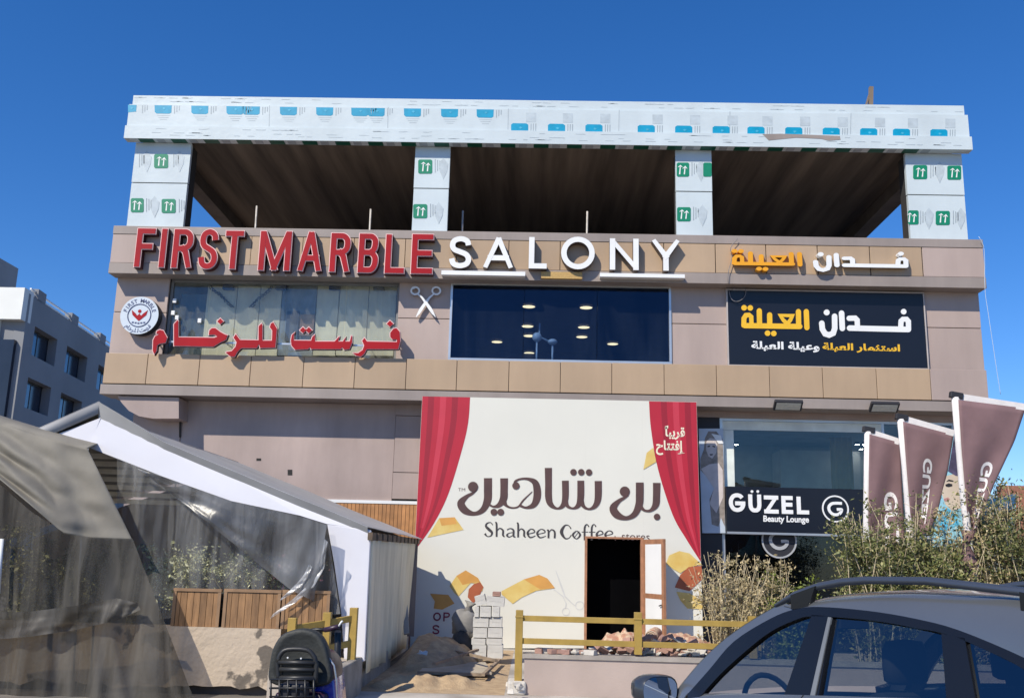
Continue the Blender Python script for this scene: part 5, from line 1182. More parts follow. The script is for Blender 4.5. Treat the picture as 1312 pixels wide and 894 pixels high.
b = MB(); b.poly([Vector((ridge.x-4, 19.7, .3)), Vector((eave.x-.1, 19.7, .3)), Vector((eave.x-.1, 19.7, eave.z-.06)), Vector((ridge.x, 19.7, ridge.z-.06)), Vector((ridge.x-4, 19.7, ridge.z-1.6))]); b.build('shade_sheet', mat('shade_sheet', (.24, .20, .19), .8, .1, 1), T)  # added sheet, its dark colour stands in for the shaded wall behind
# plastic sheets
clear = glass('clear_plastic', (.93, .93, .92), .02, (1, 1, 1), .17, (.6, .59, .57), .35, 2.2, .10, True, .4)
milky = glass('milky_plastic', (.52, .52, .53), .04, (1, 1, 1), .34, (.36, .36, .365), .35, 1.2, .12, True, .35)
def sheet(name, A, B_, YA, n, m, amp, fr, T, label=None, seed=1, kv=14):
    """A, B_: matching pixel polylines (top, bottom) -> draped sheet"""
    rows = []
    def al(L, u):
        s = u*(len(L)-1); i = min(int(s), len(L)-2); k = s-i; return (L[i][0]+(L[i+1][0]-L[i][0])*k, L[i][1]+(L[i+1][1]-L[i][1])*k)
    for j in range(kv+1):
        v = j/kv; row = []
        for i in range(n+1):
            u = i/n; a, c = al(A, u), al(B_, u); x, y = a[0]+(c[0]-a[0])*v, a[1]+(c[1]-a[1])*v
            d = amp*(math.sin(u*fr+v*2.2+seed)+.5*math.sin(u*fr*2.7+v*5+seed*2)+.6*noise.noise(Vector((u*5, v*4, seed))))*min(1, .25+v)
            row.append(at(x, y, YA+d))
        rows.append(row)
    b = MB(); b.grid(rows); o = b.build(name, m, T, label=label, fix=False)
    return o
sheet('clear_curtain', [(150, 586), (208, 610), (296, 641), (384, 660), (419, 671)], [(150, 800), (230, 790), (300, 780), (390, 790), (436, 786)], 13.12, 60, clear, .03, 26, T)
sheet('gathered_curtain', [(176, 600), (230, 618), (296, 642), (384, 661), (419, 672)], [(184, 606), (240, 648), (310, 705), (372, 755), (402, 770)], 12.98, 50, milky, .05, 12, T, seed=4)
bun = glass('bunched_plastic', (.7, .7, .7), .06, (1, 1, 1), .55, (.8, .8, .8), .3, 3, .1)
sheet('plastic_gather', [(416, 690), (410, 722), (396, 748), (374, 768), (350, 786)], [(420, 694), (416, 726), (402, 752), (378, 772), (346, 792)], 12.92, 30, bun, .018, 14, T, seed=3, kv=8)
sheet('plastic_gather', [(396, 722), (390, 735), (382, 745), (372, 755), (360, 766)], [(400, 726), (394, 740), (386, 750), (374, 760), (358, 770)], 12.90, 30, bun, .015, 12, T, seed=7, kv=8)
# planters on the wall
wd = mat('planter_timber', (.25, .135, .06), .65, .25, 7, .1, 30, island=.22, stretch=(4, 4, .7)); wdc = mat('planter_cap', (.27, .16, .085), .65, .2, 5)
for i, (a, c) in enumerate(((222, 281), (287, 358), (362, 421))):
    x0, x1, z0, z1 = rect(a, c, 754.5+1.2*i, 801+1.2*i, 13.03); t = thing('planter_box', 'wooden planter box on the peeling wall, ' + ['left one of the three', 'middle one of the three', 'right one of the three'][i], 'planter', ((x0+x1)/2, 13.15, wt), 'wooden planters on the peeling wall')
    b = MB(); n = max(4, int((x1-x0)/.085)); w = (x1-x0)/n
    for k in range(n): b.box(x0+k*w+.003, x0+(k+1)*w-.003, 13.03, 13.06, wt+.002, z1-.03)
    b.build('slatted_front', wd, t)
    b = MB(); b.box(x0+.01, x1-.01, 13.062, 13.45, wt+.001, z1-.05); b.build('box', M['dark'], t)
    b = MB(); b.box(x0-.015, x1+.015, 13.015, 13.075, z1-.028, z1+.01); b.box(x0-.012, x0+.03, 13.018, 13.029, wt+.003, z1-.03); b.box(x1-.03, x1+.012, 13.018, 13.029, wt+.003, z1-.03); b.build('cap', wdc, t)
G2 = 'plants behind the clear plastic'
shrub('planter_shrub', 'bushy pale green plant above the left planter box behind the plastic', 'plant', (gx(228, 13.75), 13.75, .9), .98, 1.0, .5, 26, 3600, PL, STEM_G, .055, .25, .45, 31, G2, 2)
shrub('planter_shrub', 'thin leafy plant behind the middle planter box', 'plant', (gx(308, 13.5), 13.5, 1.2), .55, .85, .3, 20, 1100, PL, STEM_G, .05, .3, .5, 32, G2, 1)
shrub('planter_shrub', 'sparse reddish flowering plant behind the right planter box', 'plant', (gx(372, 13.5), 13.5, 1.2), .5, .7, .3, 18, 700, [leaf_mat('mid_leaf', (.11, .12, .05)), leaf_mat('pink_petal', (.35, .13, .15)), leaf_mat('pale_leaf', (.24, .24, .10))], STEM_G, .05, .3, .5, 33, G2, 1)
for i, px in enumerate((10, 45, 85, 122, 156)):
    shrub('hedge_shrub', 'dark hedge shrub under the grey tarpaulin, ' + ['first from the left', 'second from the left', 'middle of the five', 'fourth from the left', 'last before the clear plastic'][i], 'shrub', (gx(px, 13.7), 13.7, .3), 1.85-.05*i, .75, .5, 22, 2300, HD, STEM_G, .06, .25, .42, 41+i, 'hedge under the tarpaulin', 1)

# grey tarpaulin and the dusty plastic below it
T = thing('tarpaulin_shelter', 'sagging grey tarpaulin hung over dusty plastic at the left of the marquee', 'tarpaulin', (-6.5, 12.4, 0))
gt = mat('grey_tarpaulin', (.215, .195, .16), .75, .12, 2, .25, 7)
A = [(-70, 520), (-20, 536), (10, 545), (45, 556), (80, 566), (112, 574)]; Bq = [(-70, 570), (-10, 606), (40, 648), (82, 684), (116, 690), (170, 692)]
rows = []
def al(L, u):
    s = u*(len(L)-1); i = min(int(s), len(L)-2); k = s-i; return (L[i][0]+(L[i+1][0]-L[i][0])*k, L[i][1]+(L[i+1][1]-L[i][1])*k)
for j in range(37):
    v = j/36; row = []
    for i in range(61):
        u = i/60; a, c = al(A, u), al(Bq, u); x, y = a[0]+(c[0]-a[0])*v, a[1]+(c[1]-a[1])*v
        f1 = math.sin(2*math.pi*(v*2.6-u*1.0+.35*math.sin(u*3)))*.055*max(0, 1-abs(1.7*u-.6))*min(1, v*3)+.03*math.sin(2*math.pi*(v*5.3+u*1.7))*(1-u)*v
        f2 = .035*math.sin(u*24+v*3)*max(0, u-.55)*2*v+.012*math.sin(u*50+v*2)*max(0, u-.6)*v
        row.append(at(x, y, 12.75-.35*v*math.sin(math.pi*min(1, u+.15))+f1+f2+.03*noise.noise(Vector((u*6, v*5, 0)))))
    rows.append(row)
b = MB(); b.grid(rows); top = rows[0]; b.grid([top, [p+Vector((-.1, .5, .12)) for p in top], [p+Vector((-.4, 2.0, .18)) for p in top]])
o = b.build('tarpaulin', gt, T, fix=False); sd = o.modifiers.new('thickness', 'SOLIDIFY'); sd.thickness = .008
dusty = glass('dusty_plastic', (.40, .38, .35), .015, (1, 1, 1), .27, (.25, .23, .20), .45, 1.3, .10, True, .3)
sheet('hanging_plastic', [(-70, 600), (-10, 612), (40, 655), (82, 682), (116, 688), (170, 690)], [(-70, 930), (0, 930), (60, 930), (120, 930), (180, 930), (262, 930)], 12.5, 60, dusty, .05, 20, T, seed=2, kv=24)
sheet('folded_plastic', [(-40, 785), (40, 783), (100, 775), (150, 766), (176, 772)], [(-40, 822), (40, 815), (100, 806), (150, 794), (180, 781)], 12.36, 40, dusty, .04, 15, T, seed=5)
b = MB(); pp = at(3, 690, 12.45); b.tube([at(2, 690, 12.4), at(-3, 760, 12.4)], [.03, .03], 8); b.build('white_strip', M['wht'], T)
b = MB(); q = at(112, 577, 12.85); b.tube([q, Vector((q.x+.1, 12.8, 1.6)), Vector((q.x+.2, 12.8, 0))], .012, 8); q2 = at(-70, 535, 12.8); b.tube([q2, Vector((q2.x, 12.8, 0))], .035, 8); b.tube([q2, q], .035, 8); b.build('frame', M['alu'], T)

# ------------------------------------------------------------------ background buildings
bt = at(38, 376, 40); dd = Vector((.12*-1, 1, 0)).normalized(); vpx = 545
dr_ = ray(545, 708); dd = Vector((dr_.x, dr_.y, 0)).normalized()         # direction of the receding wall
T = thing('apartment_block', 'grey rendered block with recessed windows and white roof corner far left', 'building', (bt.x, 40, 0))
nn_ = Vector((dd.y, -dd.x, 0)); H_ = bt.z; Lb = 22; W_ = 12
gw = mat('grey_blue_render', (.26, .265, .275), .9, .10, .4); wr = mat('white_render', (.78, .78, .74), .8, .05, 1)
A0 = Vector((bt.x, 40, 0)); back = -nn_
def bl_(s, z, d=0): return A0+dd*s+nn_*d+Vector((0, 0, z))
def wallhit(px, y):
    q = onp(px, y, A0, nn_); return (q-A0).dot(dd), q.z
b = MB()
wins_ = [((42, 425), (72, 463)), ((83.5, 445), (111, 480)), ((124, 464), (150, 498)), ((30, 492), (60, 526)), ((74, 509), (100, 538)), ((113, 522), (140, 550))]
wr_ = []
for (xa, ya), (xb, yb) in wins_:
    s0_, zt_2 = wallhit(xa, ya); s1_, zb_2 = wallhit(xb, yb); wr_.append((s0_, s1_))
ss = sorted(set([0, Lb]+[round(v, 3) for p in ((wallhit(42, 440)[0], wallhit(73, 440)[0]), (wallhit(84, 460)[0], wallhit(112, 460)[0]), (wallhit(125, 480)[0], wallhit(152, 480)[0])) for v in p]))
zr = [(wallhit(57, 463)[1], wallhit(57, 425)[1]), (wallhit(45, 527)[1], wallhit(45, 487)[1])]; zr = sorted(zr)
zr = [(zr[0][0]-3.1, zr[0][1]-3.1)]+zr
zs = [0]+[v for p in zr for v in p]+[H_]
for i in range(len(ss)-1):
    for j in range(len(zs)-1):
        if i % 2 == 1 and j % 2 == 1: continue
        b.prism([bl_(ss[i], zs[j]), bl_(ss[i+1], zs[j]), bl_(ss[i+1], zs[j+1]), bl_(ss[i], zs[j+1])], -nn_*.45)
b.prism([bl_(.02, 0, -.46), bl_(Lb, 0, -.46), bl_(Lb, H_-.05, -.46), bl_(.02, H_-.05, -.46)], -nn_*(W_-.5)); b.build('walls', gw, T)
for i in (1, 3, 5):
    for z0, z1 in zr:
        if i >= len(ss)-1: continue
        b = MB(); s0_, s1_ = ss[i], ss[i+1]; b.prism([bl_(s0_, z0, -.40), bl_(s1_, z0, -.40), bl_(s1_, z1, -.40), bl_(s0_, z1, -.40)], -nn_*.03)
        wo = b.build('window', mat('dark_window', (.02, .03, .05), .15, .1, 1), T)
        b = MB(); w_ = s1_-s0_
        for q0, q1 in ((z0, z0+.08), (z1-.08, z1)): b.prism([bl_(s0_, q0, -.387), bl_(s1_, q0, -.387), bl_(s1_, q1, -.387), bl_(s0_, q1, -.387)], -nn_*.012)
        for k in (.0, .5, .96): b.prism([bl_(s0_+w_*k, z0, -.385), bl_(s0_+w_*k+.07, z0, -.385), bl_(s0_+w_*k+.07, z1, -.385), bl_(s0_+w_*k, z1, -.385)], -nn_*.012)
        b.build('frame', M['ink'], wo)
        b = MB(); b.prism([bl_(s0_+w_*.08, z0+.05, -.39), bl_(s0_+w_*.48, z0+.05, -.39), bl_(s0_+w_*.48, z1-.1, -.39), bl_(s0_+w_*.08, z1-.1, -.39)], -nn_*.006); b.build('pane', mat('blue_pane', (.04, .12, .24), .1, .3, 3), wo)
b = MB(); b.box(bt.x-9, bt.x-.02, 39.6, 40.4, H_-1.25, H_+.15); b.box(bt.x-9, bt.x-1.0, 39.7, 40.4, H_-2.1, H_-1.255); b.build('white_parapet', wr, T); b = MB(); b.box(bt.x-9, bt.x-.25, 39.75, 39.95, 0, H_-2.11); b.build('front_sheet', mat('dark_front', (.02, .025, .04), .2, .2, 1), T)  # plain dark sheet covers the front face below the parapet
s = 0.9
while s < Lb:
    b = MB(); b.prism([bl_(s, H_-.05, .0), bl_(s+.9, H_-.05, .0), bl_(s+.9, H_+.45, .0), bl_(s, H_+.45, .0)], -nn_*.35); s += 4.2; b.build('parapet_block', gw, T)
for zz in (.12, .32):
    b = MB(); b.beam(bl_(.4, H_+zz, -.15), bl_(Lb, H_+zz, -.15), .07, .07); b.build('roof_rail', M['wht'], T)
b = MB(); b.box(at(-60, 330, 46).x, at(-27, 330, 52).x, 46, 52, 0, at(0, 306, 46).z)
T2 = thing('apartment_block', 'sliver of a tall pale grey block at the left edge of the photo', 'building', (at(-30, 330, 46).x, 46, 0)); b.build('walls', gw, T2)
b = MB(); b.box(at(-60, 330, 46).x, at(-27, 330, 52).x+.15, 45.85, 52, at(0, 306, 46).z+.003, at(0, 300, 46).z); b.build('parapet', gw, T2)
b = MB(); x0, x1, z0, z1 = rect(1287, 1330, 622, 700, 34); b.box(x0, x1+3, 34, 34.4, 0, z1); o = b.build('brick_wall', mat('red_brick', (.32, .14, .09), .9, .3, 12, .2, 40), None, (x0, 34, 0), 'patch of red brick wall showing above the shrubs at the right edge', 'wall')
b = MB(); b.box(at(1262, 640, 36).x, 40, 36, 36.5, 0, at(1300, 634, 36).z); b.build('boundary_wall', mat('pale_blue_wall', (.42, .52, .60), .8, .1, 1), None, (22, 36, 0), 'pale boundary wall beyond the shrubs at the right', 'wall')

# ------------------------------------------------------------------ car
th = R(62); CP = Vector((.86, 5.6, 0)); ch = Vector((-math.cos(th), math.sin(th), 0)); cl = Vector((-ch.y, ch.x, 0)); CB = Vector((.86, 5.6, 1.07))
cnn = (cl*math.cos(R(20))+Vector((0, 0, 1))*math.sin(R(20)))
def L(s, lat, z): return CP+ch*s+cl*lat+Vector((0, 0, z))
def cpx(x, y): return onp(x, y, CB, cnn)
def loc(q): d = q-CP; return (d.dot(ch), d.dot(cl), q.z)
def mirr(q): s, a, z = loc(q); return L(s, -1.72-a, z)
CAR = thing('parked_car', 'dark blue grey crossover car with roof rails parked in the right foreground', 'car', L(-.8, -.86, 0))
paint = mat('slate_paint', (.145, .155, .17), .24, .06, 2, metal=.45, coat=.7); trim = mat('gloss_black_trim', (.008, .008, .009), .25); rub = mat('black_rubber', (.012, .012, .012), .8)
cglass = glass('car_glass', (.52, .57, .57), .12, (.85, .92, 1)); dglass = glass('tinted_car_glass', (.30, .33, .35), .12, (.8, .9, 1))
OUT = [(876, 894), (908, 858), (940.5, 821), (987, 792), (1018.5, 780), (1050, 777), (1112, 782), (1170.7, 791.7), (1229, 807), (1312, 842), (1352, 866)]
INN = [(894, 895), (923, 863), (956, 833), (987, 809), (1018.5, 794), (1043, 789), (1112, 793.7), (1170.7, 803.4), (1225, 816), (1300, 850), (1338, 876)]
BODYO = [(860, 892), (893, 851), (929, 817), (972, 788), (1004, 770.5)]
NO = len(OUT); OUT = smooth_pts(OUT, k=4); INN = smooth_pts(INN, k=4); BODYO = smooth_pts(BODYO, k=4)
def both(fn):
    for f_ in (lambda q: q, mirr): fn(f_)
near, far = (lambda q: q), mirr
def plate(mb, pts, f_, th_=.03, m=0):
    P = [f_(p) for p in pts]; q = [f_(p-cnn*th_) for p in pts]; n = len(P)
    mb.add(P+q, [list(range(n)), list(range(2*n-1, n-1, -1))]+[(i, n+i, n+(i+1) % n, (i+1) % n) for i in range(n)], m)
for f_, nm_ in ((near, 0), (far, 1)):
    b = MB()
    for i in range(len(OUT)-1): plate(b, [cpx(*OUT[i]), cpx(*OUT[i+1]), cpx(*INN[i+1]), cpx(*INN[i])], f_)
    b.build('window_surround', trim, CAR)
    for P in ([(1040, 787), (1066, 789), (1047, 900), (1001, 900)], [(1206, 811), (1236, 817), (1251, 902), (1213, 902)]):
        b = MB(); plate(b, [cpx(*q) for q in P], f_, .05); b.build('door_pillar', trim, CAR)
    for P in ([(1062, 790.5), (1066, 791), (1043, 900), (1037, 900)], ):
        b = MB(); plate(b, [cpx(*q)+cnn*.006 for q in P], f_, .01); b.build('window_channel', mat('channel_grey', (.16, .17, .18), .35), CAR)
    for P, gm in ((INN[:21]+[(1001, 900)], cglass), ([(1064, 790.5), (1112, 794), (1170.7, 803.4), (1207, 812), (1213, 902), (1047, 900)], cglass), ([(1236, 819), (1300, 850), (1338, 876), (1345, 905), (1251, 902)], dglass)):
        b = MB(); P2 = [f_(cpx(*q)-cnn*.015) for q in P]; b.poly(P2); b.build('side_window', gm, CAR, fix=False)
    b = MB()
    for i in range(16): plate(b, [cpx(*BODYO[i])-cnn*.004, cpx(*BODYO[i+1])-cnn*.004, cpx(*OUT[i+1])-cnn*.004, cpx(*OUT[i])-cnn*.004], f_, .05)
    b.build('windscreen_pillar', paint, CAR)
# roof: loft across the car between the two window lines
st = [cpx(1004, 776)]+[cpx(*q) for q in OUT[16:]]; ex = loc(st[-1]); st.append(L(ex[0]-.35, ex[1]+.01, ex[2]-.16))
rows = []
for k, e in enumerate(st):
    s, a, z = loc(e); zc2 = ({0: 1.60}.get(k, 1.60+.085*math.sin(min(1, k/12)*math.pi/2)) if k < 12 else 1.685 if s > -1.75 else 1.685-.09*(abs(s)-1.75)**1.6*1.6)
    sh = max(z+.015, min(zc2-.025, z+.30)); half = [(a, z), (a-.012, z+(sh-z)*.35), (a-.04, z+(sh-z)*.72), (a-.085, sh), (a-.19, zc2-.012), (a-.40, zc2-.002)]
    half = half+[(-.86, zc2)]; rows.append([L(s, y, zz) for y, zz in half]+[L(s, -1.72-y, zz) for y, zz in half[-2::-1]])
b = MB(); b.grid(rows); o = b.build('roof', paint, CAR)
# roof rails
RO = [(994, 773), (1018.5, 760), (1050, 748.5), (1081, 743), (1112, 741), (1190, 742), (1312, 756), (1350, 764)]
for f_ in (near, far):
    P = [onp(x, y+2, CB-cl*.0, cnn) for x, y in RO]; b = MB(); P = [f_(p) for p in P]; rows = []
    for i, p in enumerate(P):
        r = .010 if i in (0, len(P)-1) else .022
        rows.append([p+cl*(r*1.1*math.cos(a))+Vector((0, 0, r*.85*math.sin(a))) for a in [2*math.pi*k/10 for k in range(10)]])
    b.grid(rows, 0, True, True); rail = b.build('roof_rail', mat('slate_rail', (.09, .105, .135), .4, .05, 2, metal=.6), CAR)
    for i0, i1 in ((1, 2), (6, 7)):
        b = MB(); p, q = P[i0], P[i1]; b.prism([p+Vector((0, 0, -.0)), q+Vector((0, 0, -.0)), q.lerp(p, .3)-Vector((0, 0, .09)), p-Vector((0, 0, .07))], cl*.03)
        b.build('rail_foot', trim, rail)
# windscreen, bonnet, lower body
b = MB(); rows = []
for i in range(0, 17, 2):
    p = cpx(*BODYO[i]); q = mirr(p); rows.append([p.lerp(q, k/8)+ch*(.10*math.sin(math.pi*k/8))+Vector((0, 0, .012*math.sin(math.pi*k/8))) for k in range(9)])
b.grid(rows); b.build('windscreen', cglass, CAR, fix=False)
def zbelt(s): return 1.085-.105*s if s < .1 else 1.0745-.46*min(s-.1, .4)-.32*max(0, s-.5)+.2*max(0, s-1.0)-.2*max(0, s-.95)**1.3
STN = [1.38, 1.30, 1.1, .8, .5, .15, -.3, -.8, -1.3, -1.8, -2.2, -2.6, -2.9, -3.02]
def skin(s):
    e = 0 if s > -2.6 else (abs(s)-2.6)*.28
    e2 = 0 if s < 1.0 else (s-1.0)*.5
    i = e+e2; zb_ = zbelt(s)
    return [(-.10-i, .24), (-.03-i, .34), (.025-i, min(.55, zb_-.18)), (.035-i, min(.78, zb_-.10)), (.01-i, min(.93, zb_-.05)), (.005-i, zb_-.02), (-.02-i, zb_)]
for f_, sg in ((near, 1), (far, -1)):
    b = MB(); b.grid([[f_(L(s, y, z)) for y, z in skin(s)] for s in STN if True]); b.build('body_side', paint, CAR)
    b = MB()
    for s in (.02, -.86, -1.62):
        P = [f_(L(s-.02*(z-.5), y+.003, z)) for y, z in skin(s)[1:]]; b.tube(P, .004, 4)
    b.build('door_seams', rub, CAR)
    for s in (-.62, -1.45):
        b = MB(); p = f_(L(s, .04, .98)); b.tube([p+ch*.1, p+cl*sg*.025+ch*.05, p+cl*sg*.025-ch*.05, p-ch*.1], .013, 6); b.build('door_handle', paint, CAR)
    b = MB(); P = [f_(L(s, -.005, zbelt(s)-.03)) for s in (.14, -.3, -.8, -1.3, -1.9)]; b.tube(P, .012, 6); b.build('sill_strip', M['alu'], CAR)
b = MB(); b.grid([[L(s, -.02-(0 if s < 1 else (s-1)*.5)+(-1.68+(0 if s < 1 else (s-1)*1.0))*k/10, zbelt(s)+.03*math.sin(math.pi*k/10)) for k in range(11)] for s in (.28, .5, .8, 1.1, 1.3, 1.38)]); b.build('bonnet', paint, CAR)
def cap(s0, name):
    b = MB(); sk_ = skin(s0); rows = []
    for y, z in sk_:
        rows.append([L(s0+(.08 if s0 > 0 else -.08)*math.sin(math.pi*k/10), y+(-1.72-2*y)*k/10, z) for k in range(11)])
    b.grid(rows); return b.build(name, paint, CAR)
cap(1.38, 'front_bumper'); cap(-3.02, 'tailgate')
b = MB(); s_, a_, z_ = loc(st[-1]); b.grid([[L(s_, a_+(-1.72-2*a_)*k/8, z_+.06) for k in range(9)], [L(-3.0, -.1+(-1.52)*k/8, zbelt(-3.0)) for k in range(9)]]); b.build('rear_window', dglass, CAR, fix=False)
for f_ in (near, far):
    b = MB(); e_ = [cpx(1338, 876), cpx(1352, 866)]; pts = [f_(cpx(1352, 866)), f_(st[-1]), f_(L(-3.0, -.1, zbelt(-3.0))), f_(L(-2.4, -.02, zbelt(-2.4))), f_(cpx(1345, 905)), f_(cpx(1338, 876))]; b.poly(pts); o = b.build('rear_pillar', paint, CAR); sd = o.modifiers.new('t', 'SOLIDIFY'); sd.thickness = .03
    b = MB(); p = f_(L(1.30, -.14, .74)); b.ball(p, .10, .10, .07); b.build('headlight', mat('lamp_lens', (.6, .62, .65), .1), CAR)
    b = MB(); p = f_(L(-2.98, -.12, .98)); b.ball(p, .08, .08, .10); b.build('tail_light', mat('red_lens', (.4, .01, .01), .2), CAR)
    for s in (.62, -2.12):
        c = f_(L(s, -.06, .34)); ax = f_(L(s, .01, .34))-f_(L(s, -.06, .34)); ax.normalize(); w_ = MB(); a1 = ch; a2 = Vector((0, 0, 1))
        rows = []
        for off, r in ((-.10, .22), (-.10, .32), (-.06, .34), (.06, .34), (.10, .32), (.105, .22)): rows.append([c+ax*off+(a1*math.cos(t)+a2*math.sin(t))*r for t in [2*math.pi*k/28 for k in range(28)]])
        w_.grid(rows, 0, True, True); wo = w_.build('wheel', rub, CAR); w_ = MB()
        rows = [[c+ax*.095+(a1*math.cos(t)+a2*math.sin(t))*r for t in [2*math.pi*k/20 for k in range(20)]] for r in (.22, .20, .05, .001)]; w_.grid(rows, 0, False, True)
        for k in range(5):
            t = 2*math.pi*k/5; d = a1*math.cos(t)+a2*math.sin(t); w_.beam(c+ax*.105+d*.04, c+ax*.105+d*.21, .05, .02, up=ax)
        w_.build('rim', M['alu'], wo)
b = MB(); b.prism([L(1.2, -.15, .25), L(-2.9, -.15, .25), L(-2.9, -1.57, .25), L(1.2, -1.57, .25)], (0, 0, .1)); b.build('floor_pan', rub, CAR)
# mirrors
for f_, sg in ((near, 1), (far, -1)):
    c = L(.17, .12, 1.085) if sg > 0 else mirr(L(.17, .12, 1.085)); b = MB(); rows = []
    for k, (ds_, r) in enumerate(((-.085, .92), (-.07, 1), (0, 1), (.05, .85), (.085, .5), (.095, .05))):
        rows.append([c+ch*ds_+cl*(.125*r*math.copysign(abs(math.cos(t))**.7, math.cos(t)))+Vector((0, 0, .082*r*math.copysign(abs(math.sin(t))**.7, math.sin(t)))) for t in [2*math.pi*q/20 for q in range(20)]])
    b.grid(rows, 0, True, True); mo = b.build('wing_mirror', mat('dark_mirror_shell', (.035, .04, .05), .3, .05, 2, coat=.5), CAR)
    b = MB(); b.poly([c-ch*.082+cl*(.112*math.copysign(abs(math.cos(t))**.7, math.cos(t)))+Vector((0, 0, .072*math.copysign(abs(math.sin(t))**.7, math.sin(t)))) for t in [2*math.pi*q/20 for q in range(20)]]); b.build('mirror_glass', mat('mirror', (.75, .8, .85), .02, 0, 1, metal=1), mo, fix=False)
    b = MB(); b.beam(c-cl*sg*.1-Vector((0, 0, .05)), c-cl*sg*.22-Vector((0, 0, .07)), .06, .05); b.build('mirror_arm', trim, mo)
# cabin
seatm = mat('black_seat_cloth', (.02, .02, .022), .85, .2, 8); 
def seat(s, lat, n, w=.25, wide=False):
    b = MB(); z0 = .50
    b.prism([L(s+.25, lat-w, z0), L(s+.25, lat+w, z0), L(s-.25, lat+w, z0-.03), L(s-.25, lat-w, z0-.03)], (0, 0, .14)); so = b.build('seat', seatm, CAR, bevel=.03)
    b = MB(); b.prism([L(s-.2, lat-w, .6), L(s-.2, lat+w, .6), L(s-.40, lat+w*.9, 1.2), L(s-.40, lat-w*.9, 1.2)], ch*-.12); b.build('seat_back', seatm, so, bevel=.04)
    for q in ([0] if not wide else [-.4, .4]):
        b = MB(); rows = []
        for zz, r in ((1.235, .7), (1.25, .95), (1.31, 1), (1.39, .98), (1.43, .8), (1.44, .1)):
            rows.append([L(s-.45+.055*r*math.sin(t), lat+q+.135*r*math.copysign(abs(math.cos(t))**.6, math.cos(t)), zz) for t in [2*math.pi*k/18 for k in range(18)]])
        b.grid(rows, 0, True, True); ho = b.build('headrest', seatm, so)
        for dx in (-.05, .05): 
            pass
for lat in (-.48, -1.24): seat(-.62, lat, 1)
seat(-1.55, -.86, 2, .58, True)
b = MB(); b.prism([L(.55, -.1, .7), L(.55, -1.62, .7), L(.05, -1.62, .95), L(.05, -.1, .95)], (0, 0, .07)); b.build('dashboard', rub, CAR, bevel=.02)
b = MB(); c = L(-.12, -.48, 1.0); a2 = (Vector((0, 0, 1))-ch*-.4).normalized(); b.tube([c+cl*(.18*math.cos(t))+a2*(.18*math.sin(t)) for t in [2*math.pi*k/24 for k in range(24)]], .016, 7, closed=True); b.beam(c-cl*.17, c+cl*.17, .03, .04); b.beam(c, L(.12, -.48, .88), .05, .05); b.build('steering_wheel', rub, CAR)
b = MB(); c = L(-.38, -.86, 1.47); b.beam(c-cl*.11, c+cl*.11, .03, .065); b.beam(c, c+Vector((0, 0, .11))+ch*.04, .015, .015); b.build('rear_view_mirror', rub, CAR, bevel=.012)
for lat in (-.45, -1.27):
    b = MB(); b.prism([L(-.52, lat-.17, 1.585), L(-.52, lat+.17, 1.585), L(-.40, lat+.17, 1.48), L(-.40, lat-.17, 1.48)], (0, 0, .015)); b.build('sun_visor', seatm, CAR)

# ------------------------------------------------------------------ scooter
SC = thing('electric_scooter', 'black and blue electric scooter with padded backrest and rear rack seen from behind', 'scooter', (at(388, 860, 8).x, 8.3, 0))
pad = mat('black_vinyl', (.030, .032, .030), .62, .25, 5, .2, 40); steel = mat('black_steel', (.012, .012, .013), .4); bluep = mat('blue_plastic', (.008, .035, .42), .2, .1, 2, coat=.6); pb = mat('purple_black', (.03, .012, .03), .4)
OUTL = smooth_pts([(344, 872), (345, 848), (350, 828), (362, 812), (384, 805.5), (404, 810), (415, 824), (421, 846), (424, 872), (405, 880), (365, 880)], True, 4)
cx_, cy_ = 384, 845
b = MB(); rows = []
for yy, k in ((8.02, .80), (8.0, .93), (8.03, 1.0), (8.12, 1.0), (8.19, .94), (8.22, .8)): rows.append([at(cx_+(x-cx_)*k, cy_+(y-cy_)*k, 8.0)+Vector((0, yy-8.0, 0)) for x, y in OUTL])
b.grid(rows, 0, True, True); n = len(OUTL); k0 = len(b.v)-len(rows)*n; b.f += [[k0+i for i in range(n)], [k0+(len(rows)-1)*n+i for i in range(n)]]; b.m += [0, 0]; b.sm += [True, True]; b.build('backrest', pad, SC)
b = MB(); b.prism([at(x, y, 7.965) for x, y in ((360, 846), (401, 846), (402, 875), (359, 875))], (0, .03, 0)); b.build('back_panel', mat('panel_black', (.008, .008, .009), .3), SC, bevel=.01)
def tubes(name, paths, r, m, Y=7.93):
    b = MB()
    for P in paths: b.tube([at(q[0], q[1], q[2] if len(q) > 2 else Y) for q in P], r, 7)
    return b.build(name, m, SC)
tubes('rack_frame', [smooth_pts([(357, 872), (356, 848), (360, 837), (369, 831.5), (392, 832), (401, 839), (405, 850), (404, 874)], k=3), [(357, 848), (404, 849)], [(358, 857), (404, 858)], [(357, 868), (404, 868)]], .019, mat('grey_steel', (.03, .03, .031), .45, .1, 4, metal=.2))
tubes('rivets', [[(368.5, 842, 7.92), (368.5, 842.1, 7.95)], [(385.5, 843, 7.92), (385.5, 843.1, 7.95)]], .007, M['wht'])
bp_ = []
for x in (347, 358, 369, 380, 391, 402): bp_.append([(x, 870, 7.7), (x, 905, 7.7)])
for y in (870, 881, 892, 904): bp_.append([(346, y, 7.7), (403, y, 7.7)]); bp_.append([(346, y, 7.7), (346, y, 7.95)]); bp_.append([(403, y, 7.7), (403, y, 7.95)])
tubes('rear_basket', bp_, .008, steel)
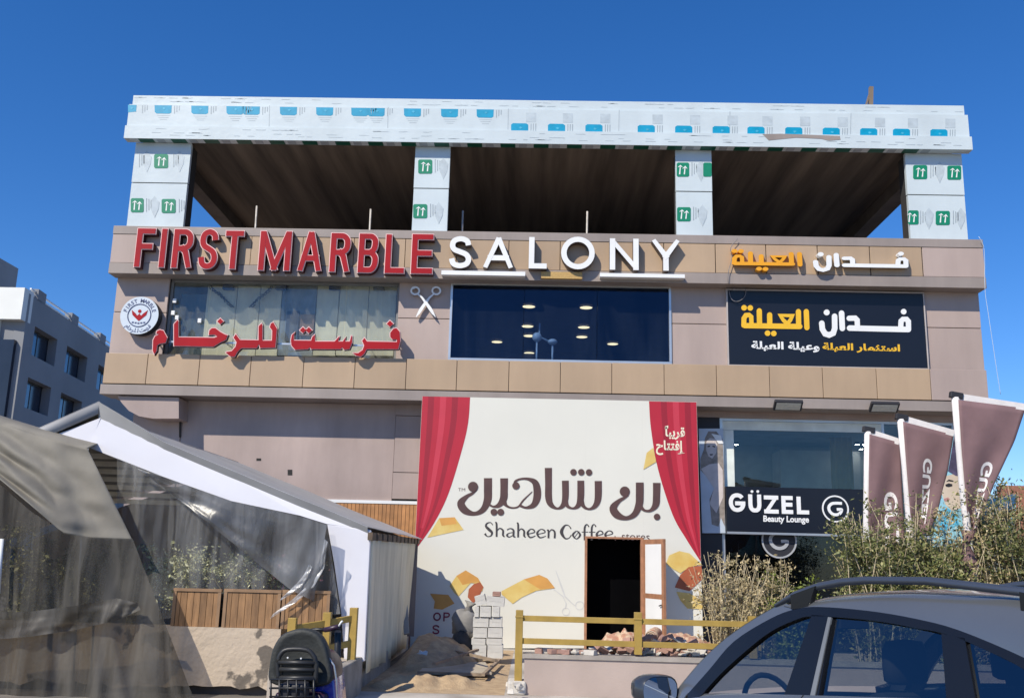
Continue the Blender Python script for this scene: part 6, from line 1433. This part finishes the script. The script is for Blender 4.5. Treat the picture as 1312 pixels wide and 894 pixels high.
def loft(name, m, secs):
    b = MB(); rows = []
    for P, dy in secs: rows.append([at(x, y, 8.12)+Vector((0, dy, 0)) for x, y in smooth_pts(P, True, 3)])
    b.grid(rows, 0, True, True); n = len(rows[0]); k0 = len(b.v)-n*len(rows); b.f += [[k0+i for i in range(n)][::-1], [k0+(len(rows)-1)*n+i for i in range(n)]]; b.m += [0, 0]; b.sm += [False, False]; return b.build(name, m, SC)
PN = [(402, 858), (414, 851), (425, 858), (430, 885), (432, 930), (428, 975), (404, 975), (401, 920)]
loft('side_panel', bluep, [([(cx_+26+(x-cx_-26)*.9, y+2) for x, y in PN], -.05), (PN, 0), (PN, .4), ([(cx_+26+(x-cx_-26)*.8, y+4) for x, y in PN], .5)])
FN = [(404, 842), (413, 835), (421, 839), (428, 849), (430, 862), (427, 870), (414, 858), (404, 860)]
loft('seat_fairing', pb, [([(417+(x-417)*.8, 852+(y-852)*.8) for x, y in FN], -.09), (FN, -.04), (FN, .3), ([(417+(x-417)*.6, 852+(y-852)*.6) for x, y in FN], .4)])
b = MB(); b.tube([at(x, y, 8.06) for x, y in ((421, 842), (428, 852), (431, 870), (432, 895), (433, 930))], .008, 6); b.build('edge_trim', M['alu'], SC)
b = MB(); b.box(at(360, 890, 7.8).x, at(392, 890, 7.8).x, 7.72, 7.93, at(376, 903, 7.8).z, at(376, 874, 7.8).z); b.build('rear_box', M['ink'], SC, bevel=.02)
hb = MB(); hb.tube([at(388, 809, 8.9), at(404, 806, 8.9), at(418, 806.5, 8.85)], .016, 8); hbo = hb.build('handlebar', steel, SC)
b = MB(); b.tube([at(416, 806.5, 8.85), at(424, 805, 8.83), at(434, 802, 8.8)], [.022, .024, .02], 9); b.build('grip', pb, hbo)
b = MB(); b.tube([at(434, 802, 8.8), at(437, 797, 8.8), at(439, 795, 8.8)], .010, 6); b.build('brake_lever', M['wht'], hbo)
cxs = at(386, 860, 8).x
b = MB(); b.tube([Vector((cxs+.1, 8.9, 1.12)), Vector((cxs+.08, 9.1, .6)), Vector((cxs+.06, 9.2, .3))], .03, 8); b.build('steering_column', steel, SC)
b = MB(); b.box(cxs-.2, cxs+.22, 7.95, 8.45, .42, .72); b.build('seat_base', pb, SC, bevel=.05)
b = MB(); b.box(cxs-.22, cxs+.24, 8.3, 9.15, .26, .34); b.build('footboard', rub, SC, bevel=.02)
for x, y in ((cxs-.24, 8.1), (cxs+.28, 8.1), (cxs+.06, 9.25)):
    rows = []
    for off, r in ((-.05, .1), (-.05, .20), (-.03, .22), (.03, .22), (.05, .2), (.05, .1)): rows.append([Vector((x+off, y+r*math.cos(t), .22+r*math.sin(t))) for t in [2*math.pi*k/22 for k in range(22)]])
    b = MB(); b.grid(rows, 0, True, True); wo = b.build('wheel', rub, SC)
    b = MB(); b.tube([Vector((x-.045, y, .22)), Vector((x+.045, y, .22))], .105, 14); b.build('rim', M['alu'], wo)
